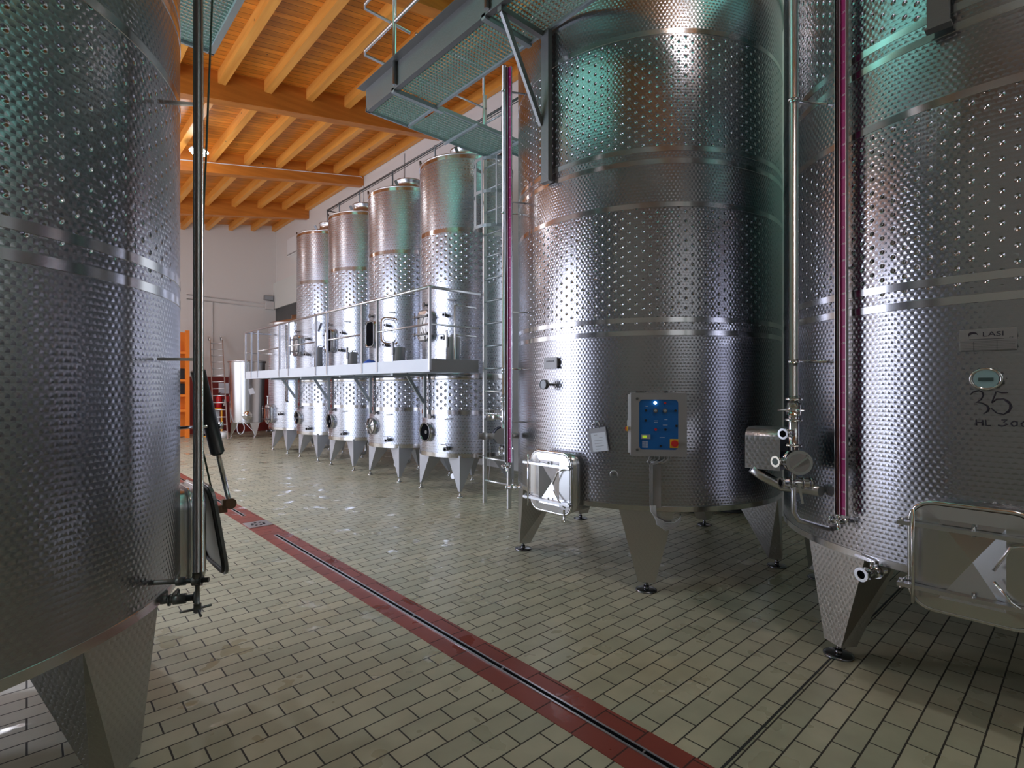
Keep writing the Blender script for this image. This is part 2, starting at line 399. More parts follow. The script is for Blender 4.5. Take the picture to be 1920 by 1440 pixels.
for i in range(8):
    a = 2*PI*i/8+.2; MB().cyl((.07*math.cos(a),.07*math.sin(a),.008),(.07*math.cos(a),.07*math.sin(a),.0095),.017,n=10).build('drain_hole','hole_shade',g_)
o = MB(); o.box((1.337*h,.665*h-.006,0),(XR,.665*h+.006,.002)); tag(o.build('floor_joint','rubber'), 'black expansion joint crossing the tiled floor', 'joint', kind='structure')

# ------------------------------------------------------------------ shared fittings
def leg_part(parent, az, r, zt, w, depth, mat, ztip=.13, tip=.045, foot_r=.055, inner=.45, foot='chrome', corner=False):
    T = Matrix.Rotation(az, 4, 'Z'); b = MB(T)
    hw = w/2; ro = math.sqrt(max(r*r-hw*hw, .01))
    if corner:
        q = w*.707; e = tip*.6
        top = [(r+.004,0,zt),(r-q,q,zt),(r-2*q,0,zt),(r-q,-q,zt)]
        bot = [(r+.0,0,ztip),(r-e,e,ztip),(r-2*e,0,ztip),(r-e,-e,ztip)]
    else:
        top = [(ro,-hw,zt),(ro,hw,zt),(ro-depth,hw*inner,zt),(ro-depth,-hw*inner,zt)]
        bot = [(r+.0,-tip/2,ztip),(r,tip/2,ztip),(r-tip*.8,tip/2,ztip),(r-tip*.8,-tip/2,ztip)]
    l = b.hexa(bot, top).build('leg', mat, parent)
    f = MB(T); c = r-min(tip,.1)*.45
    f.cyl((c,0,.015),(c,0,ztip+.02),.014,n=12); f.lathe([(0,.018),(foot_r*.4,.018),(foot_r*.8,.014),(foot_r,.008),(foot_r,0),(0,0)],n=24,c=(c,0,0)); f.cyl((c,0,.018),(c,0,.045),.022,n=6)
    f.build('foot', foot, l)
    return l
def valve(parent, az, R, z, L=.12, r=.022, name='valve', handle=True, mat='chrome', drop=0):
    b = MB(frame(az, R, z))
    b.cyl((0,0,-.03),(0,0,L),r*.75,n=14); b.cyl((0,0,L*.35),(0,0,L*.75),r*1.15,n=14); b.cyl((0,0,L*.2),(0,0,L*.27),r*1.35,n=16)
    b.ring(circ(r*1.35,18),circ(r*.8,18),L,L+.014)
    if handle: b.cyl((0,r,L*.5),(0,r*2.2,L*.5),r*.35,n=8); b.bar((.0,r*2.2,L*.5),(-.1,r*2.5,L*.5),.014,.006)
    v = b.build(name, mat, parent)
    b = MB(frame(az, R, z)); b.prism(circ(r*.8,18),L-.005,L+.002); b.build('bore_shade_disc','hole_shade',v)
    return v
def gauge(parent, az, R, z0, z1, numbers=True, face=None):
    p_ = (R*math.cos(az), R*math.sin(az)); turn = Matrix.Rotation((face-az) if face is not None else 0, 4, 'Y')
    frame_ = globals()['frame']
    def frame(a, r_, z_): return frame_(a, r_, z_) @ turn
    b = MB(frame(az, R, 0)); b.box((-.002,z0,-.004),(.034,z1,.004)); g = b.build('level_gauge','magenta_scale',parent)
    lab(g, 'magenta level scale with white numbers')
    b = MB(frame(az, R, 0)); b.cyl((-.018,z0-.01,.006),(-.018,z1,.006),.0125,n=12); b.build('sight_tube','wine_tube',g)
    b = MB(frame(az, R, 0)); b.box((-.034,z0,-.008),(-.0315,z1,.02)); b.box((-.005,z0,-.008),(-.002,z1,.016)); b.box((.034,z0,-.008),(.038,z1,.01)); 
    b.build('gauge_rail','satin_steel',g)
    b = MB(frame(az, R, 0)); z = z0+.04; k = 3
    while z < z1:
        s = str((k%10)*10) if k%10 else '%d-' % (k//10)
        if numbers: add_text(b, s, .017, z, .0045, .017); b.box((-.001,z-.0006,.004),(.004,z+.0006,.0046))
        else: b.prism([(.017+x,z+y) for x,y in circ(.004,8)],.004,.0047)
        z += .1; k += 1
    b.build('scale_marks','white_paint',g)
    b = MB(frame(az, R, 0)); zb = z0-.045
    b.cyl((-.018,z0,.006),(-.018,zb-.05,.006),.010,n=12); b.cyl((-.018,z0-.01,.006),(-.018,z0+.0,.006),.017,n=14); b.cyl((-.018,zb-.012,.006),(-.018,zb+.012,.006),.018,n=14)
    b.cyl((-.018,zb,.006),(-.018,zb,-.05),.008,n=10); b.cyl((-.018,zb,.02),(-.018,zb,-.05),.015,n=12); b.cyl((-.06,zb,.006),(.02,zb,.006),.009,n=10); b.cyl((-.075,zb,.006),(-.055,zb,.006),.02,n=14)
    b.build('gauge_valve','chrome',g)
    z = z0+.4
    while z < z1:
        Fz = globals()['frame'](az, R, 0); MB(Fz).bar((0,z,-.012),(0,z,-(R-RB)),.012,.012).build('standoff','satin_steel',g); z += 1.1
    return g
def hatch(parent, az, r, z, hw, hh, dep=.09, closed=True, cr=.1, bars=True, small=False, cross=True):
    F = frame(az, r, z); mat = 'plain_steel'
    b = MB(F); b.ring(rr(hw,hh,cr), rr(hw-.012,hh-.012,cr-.012), -.18 if not small else -.06, dep); hp = b.build('hatch', mat, parent)
    tr = .014 if not small else .010
    b = MB(F); b.tube([(x,y,dep) for x,y in rr(hw+.004,hh+.004,cr)], tr, n=10, closed=True); b.build('hatch_rim','worn_fitting' if small else 'chrome',hp)
    if not closed:
        MB(F).prism(rr(hw-.013,hh-.013,cr-.013), .0, dep-.018).build('hatch_shade_panel','hole_shade',hp); return hp  # black panel stands in for the dark tank inside
    b = MB(F); out = rr(hw-.004,hh-.004,cr-.004); n = len(out); zf = dep+.016
    A = [b.V((x,y,zf)) for x,y in out]; iw, ih = hw*.52, hh*.74
    q = [(iw,ih),(-iw,ih),(-iw,-ih),(iw,-ih)]; Q = [b.V((x,y,zf+.012)) for x,y in q]; ap = b.V((0,0,zf-.03 if cross else zf+.014))
    for i in range(n):
        j = (i+1) % n; (x0,y0),(x1,y1) = out[i], out[j]
        k0 = i//7; k1 = (j//7) if j else 0
        b.F([A[i],A[j],Q[k1],Q[k0]] if k0 != k1 else [A[i],A[j],Q[k0]])
    for i in range(4): b.F([Q[i],Q[(i+1)%4],ap])
    b.build('hatch_door','plain_steel',hp)
    if bars:
        for s in (1,-1):
            b = MB(F); y = s*hh*.60
            b.bar((-hw-.05,y,zf+.035),(hw+.04,y,zf+.035),.045,.020,up=(0,1,0)); 
            b.cyl((-hw-.035,y-.025,zf+.03),(-hw-.035,y+.025,zf+.03),.011,n=6); b.cyl((hw*.05,y-.02,zf+.03),(hw*.05,y+.03,zf+.03),.009,n=6)
            b.cyl((hw+.015,y-.02,zf+.03),(hw+.015,y+.02,zf+.03),.012,n=12); b.cyl((-hw-.035,y,zf+.03),(-hw-.035,y,0),.009,n=10)
            b.build('clamp_bar','worn_fitting' if small else 'satin_steel',hp)
        b = MB(F); b.tube([(-hw+.02,hh*.9,zf+.055),(-hw+.02,-hh*.9,zf+.055)],.009,n=8)
        b.tube([(hw*.35,0,zf+.05),(hw*.6,hh*.45,zf+.05),(hw*.95,hh*.55,zf+.05)],.007,n=8); b.tube([(hw*.35,-hh*.2,zf+.04),(hw*.6,-hh*.5,zf+.05),(hw*.95,-hh*.7,zf+.05)],.007,n=8)
        b.cyl((hw*.9,-hh*1.15,zf+.05),(hw*.9,-hh*.75,zf+.05),.010,n=8)
        b.build('handle','worn_fitting' if small else 'chrome',hp)
    return hp
def shell(parent, r, zones, bands, seg=128, small=False, bw=.045):
    sfx = '_small' if small else ''
    for (z0, z1, k) in zones:
        n = max(1, int((z1-z0)/1.0))
        b = MB(); b.lathe([(r, z0+(z1-z0)*i/n) for i in range(n+1)], n=seg)
        lab(b.build('dimpled_jacket' if k == 'd' else 'shell_course', ('dimpled_steel' if k == 'd' else 'scaled_steel')+sfx, parent), 'shell zone pressed with round dimples' if k == 'd' else 'shell zone with fish-scale polish')
    for z in bands:
        b = MB(); b.lathe([(r-.001,z-bw/2),(r+.0025,z-bw/2+.002)],n=seg); b.lathe([(r+.0025,z-bw/2+.002),(r+.0025,z+bw/2-.002)],n=seg); b.lathe([(r+.0025,z+bw/2-.002),(r-.001,z+bw/2)], n=seg); bmesh.ops.remove_doubles(b.bm, verts=b.bm.verts, dist=1e-6)
        for e in b.bm.edges:
            if len(e.link_faces) == 2 and e.calc_face_angle(0) > .5: e.smooth = False
        b.build('weld_band','band_steel',parent)

# ------------------------------------------------------------------ the three big tanks
RB = .79*h
ZB, ZT = .397*h, 3.09*h
def big_tank(label, c, az0, up_to=ZT, variant=0):
    t = root('wine_tank', label, 'steel tank', (c[0]*h, c[1]*h, 0), 0, 'big steel wine tanks')
    r = RB
    zs = [ZB, 1.27*h, 1.89*h, 2.15*h, 2.736*h, ZT]
    shell(t, r, [(ZB, 1.33*h-.05,'s'), (1.33*h-.05,1.893*h,'d'), (1.893*h,2.155*h,'s'), (2.155*h,2.736*h,'d'), (2.736*h,ZT,'s')],
          [ZB+.02, 1.268*h, 1.332*h, 1.893*h, 2.105*h, 2.165*h, 2.736*h])
    b = MB(); b.lathe([(0,ZB-.10),(r*.5,ZB-.07),(r*.9,ZB-.028),(r*.99,ZB-.006),(r,ZB)], n=96); b.build('tank_bottom','leg_steel',t)
    b = MB(); b.lathe([(r,ZT),(r+.02,ZT+.01),(r+.02,ZT+.03),(r-.02,ZT+.03),(.3,ZT+.3),(.3,ZT+.42),(0,ZT+.44)], n=96); b.build('tank_roof','plain_steel',t)
    for k in range(5): leg_part(t, az0+2*PI*k/5, r, ZB+.02, .46, .42, 'leg_scaled_steel', ztip=.08, tip=.14, foot_r=.088, foot='dark_chrome')
    return t
simple('dark_chrome', (.2,.2,.22), .25, 1)
cA, cB, cC = (-.405,2.165), (2.889,1.943), (2.895,.249)
azA, azB, azC = math.radians(-41.0), math.radians(-144.8), math.radians(148.0)
tA = big_tank('huge scale-patterned steel tank with a hydraulic arm on its hatch, at the left edge', cA, azA)
tB = big_tank('huge steel tank carrying a blue control panel and a hanging paper tag', cB, azB)
tC = big_tank('huge steel tank marked 35 HL 300, beside the vertical pipe and pump', cC, azC)
# hatches facing the aisle
hatch(tB, PI, RB, .502*h, .142*h, .155*h)
hatch(tC, PI, RB, .485*h, .145*h, .160*h)
# level gauges
def polar(c, p): return math.atan2(p[1]-c[1], p[0]-c[0]), math.hypot(p[0]-c[0], p[1]-c[1])*h
pB = cam2w(-.020, 3.13); a, R_ = polar(cB, pB); gauge(tB, a-.0, R_, face=a+math.radians(42), z0=(1-.140*3.13)*h, z1=2.88*h, numbers=False)
pC = cam2w(.6185*1.905, 1.905); a, R_ = polar(cC, pC); gauge(tC, a, R_, (1-.238*1.905)*h, 3.4*h)

# --- tank B: nameplate, knob, control box, lugs
a, z = on_tank(cB, .79, 1036, 681)
b = MB(frame(a, RB, z)); b.box((-.085,-.052,.02),(.085,.052,.028)); b.box((-.07,-.03,-.02),(-.06,.03,.02)); b.box((.06,-.03,-.02),(.07,.03,.02)); o = b.build('nameplate','plate_steel',tB,bevel=.002)
b = MB(frame(a, RB, z))
for i in range(6): b.tube([(-.052+i*.018,.010,.0285),(-.047+i*.018,.026,.0285),(-.040+i*.018,.011,.0285)],.0018,n=5)
b.build('plate_lettering','ink',o)
a, z = on_tank(cB, .79, 1034, 721)
b = MB(frame(a, RB, z)); b.cyl((0,0,-.02),(0,0,.07),.012,n=12); b.cyl((0,0,.07),(0,0,.105),.044,n=24); b.tube([(x,y,.105) for x,y in circ(.042,24)],.005,n=8,closed=True); b.build('thermometer','dark_steel',tB)
a, z = on_tank(cB, .79, 1152, 889)
b = MB(frame(a, RB, z)); b.tube([(.032*math.cos(t),.032*math.sin(t),.02) for t in [PI*k/10*1.3-.3 for k in range(11)]],.004,n=8); b.cyl((.032,-.01,-.01),(.032,-.01,.02),.005,n=8); b.cyl((-.030,-.0,-.01),(-.030,-.0,.02),.005,n=8); b.build('lifting_lug','satin_steel',tB)
# control box
a, z = on_tank(cB, .79, 1231, 794)
a_box = a
F = frame(a, RB, z); BWd, BHt = .218, .254
b = MB(F); b.box((-BWd,-BHt,.012),(BWd,BHt,.14)); box = b.build('control_box','plate_steel_light' if 'plate_steel_light' in M else 'satin_steel',tB,bevel=.004)
b = MB(F); b.ring(rr(BWd,BHt,.008),rr(BWd*.70,BHt*.79,.03),.1405,.152); b.build('box_door','plate_steel',box)
MB(F).prism(rr(BWd*.70,BHt*.79,.03),.141,.1455).build('control_panel','blue_panel',box)
def pp(u, v): return ((u-580)/380*BWd, -(v-595)/460*BHt)
def disc(name, u, v, r, mat, d=.012, z0=.1455):
    x, y = pp(u, v); MB(F).cyl((x,y,z0),(x,y,z0+d),r,n=20).build(name, mat, box)
disc('indicator_light', 535, 278, .012, 'indicator_glow')
disc('red_lamp', 668, 280, .009, 'red_plastic')
for u in (538,668): disc('dial', u, 390, .018, 'dark_steel', .014); disc('dial_cap', u, 390, .010, 'grey_plastic', .02)
for (u,v) in ((408,390),(808,390),(405,535),(672,665),(820,610),(610,905)): disc('switch', u, v, .0095, 'black_plastic', .01)
disc('push_button', 540, 665, .010, 'red_plastic')
x, y = pp(795,865); MB(F).box((x-.036,y-.036,.1455),(x+.036,y+.036,.150)).build('switch_plate','yellow_plastic',box); disc('main_switch', 795, 865, .027, 'red_plastic', .022)
x, y = pp(405,772); MB(F).box((x-.036,y-.017,.1455),(x+.036,y+.017,.152)).build('display_frame','grey_plastic',box); MB(F).box((x-.026,y-.010,.152),(x+.008,y+.010,.1535)).build('display','screen_green',box)
b = MB(F)
for i in range(9):
    x, y = pp(365, 840+i*11)
    for k in range(5): b.box((x+k*.009-.004,y-.0012,.1455),(x+k*.009+.003,y+.0012,.1462))
for (u,v,w) in ((630,780,.02),(670,600,.018),(545,540,.016),(680,520,.012),(545,560,.014),(420,330,.01)):
    x, y = pp(u, v); b.box((x-w,y-.0012,.1455),(x+w,y+.0012,.1462))
b.build('panel_lettering','white_paint',box)
b = MB(F)
for v in (218,962):
    x, y = pp(288, v); b.cyl((x,y,.152),(x,y,.156),.011,n=16)
b.build('door_lock','dark_steel',box)
b = MB(F); b.box((-BWd-.018,-BHt*.93,.06),(-BWd,BHt*.95,.075)); b.box((-BWd-.022,-.02,.05),(-BWd-.0,.03,.09)); b.build('box_hinge','white_paint',box)
b = MB(F); x = -BWd-.02; y = -.04; b.cyl((x,y,.09),(x-.022,y,.09),.016,n=16); b.build('stop_button','red_plastic',box); MB(F).cyl((x-.0,y,.09),(x-.012,y,.09),.02,n=16).build('stop_collar','yellow_plastic',box)
b = MB(F); b.box((-BWd*.8,BHt,.03),(-BWd*.5,BHt+.012,.07)); b.box((BWd*.3,BHt,.03),(BWd*.4,BHt+.012,.05)); b.build('mounting_lug','dark_steel',box)
b = MB(F); yb = -BHt
cond = [(-.06,.0,-.085),(-.06,.0,-.03),(-.02,.0,-.03),(.03,.0,-.03),(.085,.0,-.03)]
for i, x0 in enumerate((-.055,-.025,.01,.05)):
    b.tube([(x0,yb+.01,.08),(x0+.004,yb-.03,.08),(x0-.03,yb-.055,.07),(-.055+.006*i,yb-.085,.03),(-.052+.006*i,yb-.12,.012),(-.052+.006*i,-ZB*0+ (ZB-z)+.03,.012)],.0045+.001*(i==3),n=8)
b.tube([(.09,yb+.01,.08),(.086,yb-.03,.08),(.05,yb-.058,.06),(-.01,yb-.062,.03),(-.05,yb-.07,.02)],.009,n=8)
b.tube([(-.055,yb+.01,.08),(-.07,yb-.03,.09),(-.082,yb-.06,.09)],.005,n=8)
b.build('cable','cable_grey',box)
b = MB(F); b.box((-.046,(ZB-z)+.03,.0),(.035,-BHt-.085,.006)); b.build('cable_duct','plate_steel',box)
b = MB(F); zc = ZB-z
for i in range(6):
    k = i*.008
    b.tube([(-.05+k,zc+.05,.012),(-.045+k,zc-.0-k,.02),(.0,zc-.05-k*1.2,.03),(.07,zc-.085-k*1.5,.035),(.14,zc-.085-k,.03),(.19,zc-.05-k*.5,.0),(.2,zc-.03,-.06)],.006,n=8)
b.build('cable_loop','cable_grey',box)

# --- tank C: maker's plate, dial, handwriting
a, z = on_tank(cC, .79, 1852, 637)
F = frame(a, RB+.004, z) @ Matrix.Scale(1.75,4)
b = MB(F); b.box((-.062,-.031,.002),(.062,.031,.0075)); o = b.build('maker_plate','plate_steel',tC,bevel=.001); o['label'] = 'grey metal maker plate lettered LASI'
b = MB(F); add_text(b, 'LASI', .012, .015, .0079, .019, 1.35)
arc = [(-.031+.011*math.cos(t), .012+.009*math.sin(t)) for t in [PI*k/8 for k in range(9)]]
for i in range(8):
    w0, w1 = .0045*(i/8)+.0008, .0045*((i+1)/8)+.0008
    (x0,y0),(x1,y1) = arc[i], arc[i+1]; b.F([b.V((x0,y0-w0,.0079)),b.V((x0,y0+w0,.0079)),b.V((x1,y1+w1,.0079)),b.V((x1,y1-w1,.0079))][::-1])
b.box((-.04,.0012,.0075),(.036,.0024,.008)); b.box((-.06,-.0045,.0075),(.06,-.004,.008))
for i in range(5): b.box((-.058,-.009-.005*i,.0075),(.058,-.0086-.005*i,.008))
for x in (-.03,.02): b.box((x,-.03,.0075),(x+.0006,-.005,.008))
add_text(b, 'CE', .05, .003, .0079, .007)
b.build('plate_lettering','ink',o)
a, z = on_tank(cC, .79, 1850, 711)
F = frame(a, RB, z) @ Matrix.Scale(1.8,4); b = MB(F); b.cyl((0,0,-.02),(0,0,.022),.026,n=32); th = b.build('thermometer','satin_steel',tC); b = MB(F); b.tube([(x*1.12,y*.95,.022) for x,y in circ(.029,32)],.0035,n=8,closed=True); b.build('bezel','chrome',th)
MB(F).cyl((0,0,.022),(0,0,.024),.027,n=32).build('dial_face','dial_face',th); MB(F).box((-.016,-.006,.024),(.016,.004,.0248)).build('dial_window','dial_window',th)
a, z = on_tank(cC, .79, 1850, 756); F = frame(a, RB, z)
def strokes(mb, segs, sc, ox, oy, r):
    for s in segs:
        P = [((x-440)*sc+ox, -(y-1040)*sc+oy, math.sqrt(RB*RB-((x-440)*sc)**2)-RB+.003) for x,y in s]; mb.tube(P, r, n=6)
b = MB(F); s6 = 1/6.26*1.55/1000*h
strokes(b, [[(290,940),(320,905),(370,890),(400,905),(408,950),(385,1000),(345,1032),(400,1040),(440,1070),(455,1110),(435,1150),(410,1165)],[(440,1060),(462,1100),(448,1145)],
            [(525,900),(508,960),(485,1035)],[(530,900),(575,915),(628,912)],[(485,1035),(530,990),(590,985),(640,1020),(660,1080),(635,1140),(590,1168),(530,1155),(480,1100)],[(600,1000),(645,1050),(640,1110),(600,1160)],
            [(345,1240),(345,1312)],[(345,1275),(400,1272)],[(402,1240),(402,1310)],[(430,1240),(432,1305),(480,1308)],[(570,1235),(620,1232),(590,1262),(625,1285),(575,1308),(540,1298)],[(655,1265),(680,1245),(705,1255),(705,1290),(675,1305),(655,1285),(655,1262)],
            [(740,1270),(770,1240),(815,1268),(785,1305),(750,1300),(735,1270)]], s6, 0, 0, .0032)
lab(b.build('handwritten_mark','ink',tC), 'black handwriting reading 35 HL 300')
a, z = on_tank(cC, .79, 1640, 1066)
valve(tC, a, RB*.96, z-.02, L=.16, r=.030)
a, z = on_tank(cB, .79, 968, 942); valve(tB, a, RB, ZB-.05, L=.12, r=.024)
# bracket posts and catwalk come later

# --- tank A: aisle hatch standing open with hydraulic arm, gauge seen from the side
F = frame(0, RB, .5*h); hw_, hh_ = .142*h, .155*h
b = MB(F); b.ring(rr(hw_,hh_,.1), rr(hw_-.012,hh_-.012,.088), -.18, .09); hp = b.build('hatch','plain_steel',tA)
b = MB(F); b.tube([(x,y,.09) for x,y in rr(hw_,hh_,.1)], .016, n=10, closed=True); b.tube([(x,y,.03) for x,y in rr(hw_+.004,hh_+.004,.1)], .010, n=8, closed=True); b.build('hatch_rim','chrome',hp)
MB(F).prism(rr(hw_-.014,hh_-.014,.086),-.01,.0).build('hatch_shade_panel','hole_shade',hp)  # black sheet in place of the unlit inside of the tank
Tn = F @ Matrix.Translation((0,hh_*.0-.0,.13)) @ Matrix.Translation((0,hh_,0)) @ Matrix.Rotation(math.radians(-9),4,'X') @ Matrix.Translation((0,-hh_,0))
b = MB(Tn); b.prism(rr(hw_+.01,hh_+.01,.1),0,.02); dr = b.build('hatch_door','dark_steel',hp,bevel=.004)
b = MB(Tn); b.tube([(x,y,.0) for x,y in rr(hw_-.01,hh_-.01,.1)], .014, n=8, closed=True); b.build('door_seal','rubber',hp)
b = MB(Tn); b.prism([(-.04,hh_*.95),(.20,hh_*.3),(.16,-hh_*1.1),(.10,-hh_*1.15),(-.05,-hh_*.8)],.035,.05); b.build('door_plate','dark_steel',hp)
jw = Vector((.565,2.20,.566))*h - Vector((cA[0]*h,cA[1]*h,0)); tw = Vector((.445,2.13,1.06))*h - Vector((cA[0]*h,cA[1]*h,0))
mid = tw.lerp(jw,.60)
b = MB(); b.cyl(tw, mid, .041, n=20); b.cyl(mid-(jw-tw).normalized()*.0, mid+(jw-tw).normalized()*.012, .032, n=20); ac = b.build('hydraulic_arm','black_plastic',tA)
MB().cyl(mid, jw, .0155, n=14).build('piston_rod','chrome',ac)
b = MB(); b.cyl(jw-Vector((.0,.03,0)), jw+Vector((0,.03,0)), .03, n=18); b.cbox(jw-Vector((.012,0,-.0)), (.065,.04,.06)); b.cbox(jw-Vector((.06,0,.03)), (.09,.03,.05)); b.build('pivot_joint','bronze_joint',ac,bevel=.004)
b = MB(); m2 = tw.lerp(jw,.40); q2 = Vector((RB*math.cos(-.06),RB*math.sin(-.06),m2.z)); b.cyl(q2*1.0, m2+Vector((.05,0,0)), .010, n=10); b.cyl(m2+Vector((.045,0,0)),m2+Vector((.065,0,0)),.024,n=14)
b.build('arm_mount','chrome',ac)
pA = (.35,1.68); aA, RA = polar(cA, pA); za = .49*h
b = MB(frame(aA, RA, 0)); b.cyl((0,za,0),(0,3.5*h,0),.018,n=16); g = b.build('level_gauge','dark_tube',tA) if 'dark_tube' in M else b.build('level_gauge','dark_steel',tA)
lab(g, 'dark vertical level gauge tube')
b = MB(frame(aA, RA, 0)); b.cyl((-.004,za,.022),(-.004,3.5*h,.022),.006,n=8); b.build('gauge_rail','chrome',g)
b = MB(frame(aA, RA, 0)); b.cyl((0,za-.0,0),(0,za+.06,0),.0155,n=12); b.cyl((0,za-.055,0),(0,za+.0,0),.022,n=14); b.cyl((0,za-.04,-.2),(0,za-.04,.05),.012,n=10); b.cyl((0,za-.04,-.09),(0,za-.04,-.05),.02,n=12); b.cyl((0,za-.04,-.02),(0,za-.04,.02),.024,n=14); b.cyl((0,za-.055,0),(0,za-.15,0),.010,n=10)
b.cyl((0,za-.15,0),(0,za-.19,0),.017,n=10)
for k in range(3):
    t = 2*PI*k/3+.5; b.cyl((0,za-.175,0),(.075*math.cos(t),za-.185,.075*math.sin(t)),.006,n=8)
b.build('gauge_valve','dark_steel',g)
z = za+1.0
while z < 3.3*h: MB(frame(aA, RA, 0)).bar((0,z,0),(0,z,-.17),.014,.014).build('standoff','chrome',g); z += 1.2
L0 = Vector((cA[0]*h,cA[1]*h,0))
b = MB(); P = [at_depth(405,-300,1.80),at_depth(398,0,1.80),at_depth(386,300,1.80),at_depth(374,560,1.80),at_depth(366,720,1.80),at_depth(368,800,1.81),at_depth(384,860,1.86),at_depth(397,920,1.90),at_depth(400,950,1.92)]
b.tube([p-L0 for p in P], .0055, n=8); b.build('hydraulic_hose','hose_green',tA)
valve(tA, -.42, RB*.97, ZB-.04, L=.14, r=.022, mat='dark_steel')

# ------------------------------------------------------------------ hanging paper tags
a, z = on_tank(cB, .79, 1123, 824)
t = root('paper_tag','paper sheet in a clear sleeve hanging on the big tank below its control box side','tag',(cB[0]*h,cB[1]*h,0),0)
F = frame(a, RB+.022, z) @ Matrix.Rotation(math.radians(9),4,'Z') @ Matrix.Scale(1.5,4)
MB(F).box((-.055,-.068,0),(.055,.068,.002)).build('sleeve','clear_sleeve',t)
MB(F).box((-.038,-.066,.002),(.050,.040,.003)).build('sheet','paper',t)
b = MB(F)
for i,(x0,w) in enumerate(((-.02,.02),(.01,.02),(-.022,.05),(-.022,.045),(-.02,.05),(-.02,.03))): b.box((x0,.028-.016*i,.003),(x0+w,.0265-.016*i,.0034))
b.build('writing','ink',t)
b = MB(F); b.tube([(-.02,.064,.001),(-.025,.09,.004),(.0,.105,-.004),(.022,.09,.004),(.018,.062,.001)],.0022,n=6); b.box((-.02,.086,-.012),(.02,.092,.004)); b.build('hook','chrome',t)

# ------------------------------------------------------------------ pump groups with riser pipe
def pump_group(label, c, off, box_off=True, mirror=False, ztop=3.6, hoops=()):
    px, py = off
    t = root('pump_unit', label, 'pump', (px*h, py*h, 0), 0, 'pump units with riser pipes')
    az, R = polar((0,0), (c[0]-px, c[1]-py))   # towards tank
    n = Vector((math.cos(az), math.sin(az), 0)); s = Vector((-n.y, n.x, 0))
    # camera-side direction
    v = Vector((-px, -py, 0)).normalized()
    rt = Vector((-v.y, v.x, 0)) * 1.0     # viewer's right when looking from the camera
    zt = ztop*h
    def zz(y, Z): return (1-(y-727)/1000*Z)*h
    return t, n, v, rt, R
# pump beside tank C
Zp = 2.0; pc = cam2w(.528*Zp, Zp)
t, n, v, rt, R = pump_group('stainless pump with riser pipe and boxed motor standing off the tank marked 35', cC, pc)
def zz(y, Z=Zp): return (1-(y-727)/1000*Z)*h
gap = R-RB
b = MB(); b.cyl((0,0,zz(742)),(0,0,3.6*h),.027,n=24); rp = b.build('riser_pipe','satin_steel',t)
for y in (190, 678): b = MB(); b.cyl(Vector((0,0,zz(y)-.012)),Vector((0,0,zz(y)+.012)),.034,n=20); b.cyl(Vector((0,0,zz(y))), n*(gap-.004)+Vector((0,0,zz(y))),.008,n=8); b.build('pipe_clamp','chrome',rp)
b = MB(); b.cyl((0,0,zz(850)),(0,0,zz(742)),.032,n=20)
for y in (748,787,834): b.cyl((0,0,zz(y)-.008),(0,0,zz(y)+.008),.05,n=24)
b.cyl((0,0,zz(778)),(0,0,zz(755)),.042,n=20)
b.cyl((0,0,zz(812)),v*.0-rt*.0+Vector((0,0,zz(812)))+(v*.09-rt*.055),.026,n=18)
fit = b.build('valve_body','chrome',t)
b = MB(); b.cyl(-rt*.09+v*.03+Vector((0,0,zz(769))), rt*.06+v*.03+Vector((0,0,zz(769))),.008,n=10); b.build('valve_lever','chrome',fit)
e = v*.09-rt*.055+Vector((0,0,zz(812))); dd = (v*.09-rt*.055).normalized()
b = MB(); b.cyl(e-dd*.006,e+dd*.010,.034,n=22); b.build('port_flange','chrome',fit); MB().cyl(e+dd*.010,e+dd*.0115,.021,n=18).build('bore_shade_disc','hole_shade',fit)
# pump head: short fat drum with glass cover
pc0 = Vector((0,0,zz(864)))+v*.03+rt*.01
b = MB(); b.cyl(pc0-v*.03-rt*.0, pc0+v*.05+rt*.02,.075,.07,n=28); b.cyl(pc0+v*.05+rt*.02,pc0+v*.058+rt*.022,.076,n=28)
ph = b.build('pump_head','chrome',t)
MB().cyl(pc0+v*.0585+rt*.022,pc0+v*.064+rt*.023,.058,n=24).build('pump_window','plate_steel',ph)
b = MB(); q = pc0+v*.066+rt*.023; b.bar(q-rt*.05-Vector((0,0,.045)), q+rt*.05+Vector((0,0,.045)),.012,.01,up=v); b.build('cover_bar','chrome',ph)
e0 = pc0-rt*.05; e1 = pc0-rt*.105+v*.06
b = MB(); b.cyl(e0,e1,.026,n=18); b.cyl(e1,e1+(e1-e0).normalized()*.012,.036,n=22); b.build('inlet_port','chrome',ph)
MB().cyl(e1+(e1-e0).normalized()*.012,e1+(e1-e0).normalized()*.0135,.022,n=18).build('bore_shade_disc','dial_window',ph)
# motor cover: arched scaled sheet
Tm = Matrix(((rt.x, -v.x*1, 0, 0),(rt.y, -v.y, 0, 0),(0,0,1,0),(0,0,0,1)))
mc = Vector((0,0,zz(846)))-rt*.0
def mpt(x, y, z): return (rt*x - v*y + Vector((0,0,z)))
x0, x1 = -.315, -.05; zl, zh_ = zz(885), zz(805); yd = .0
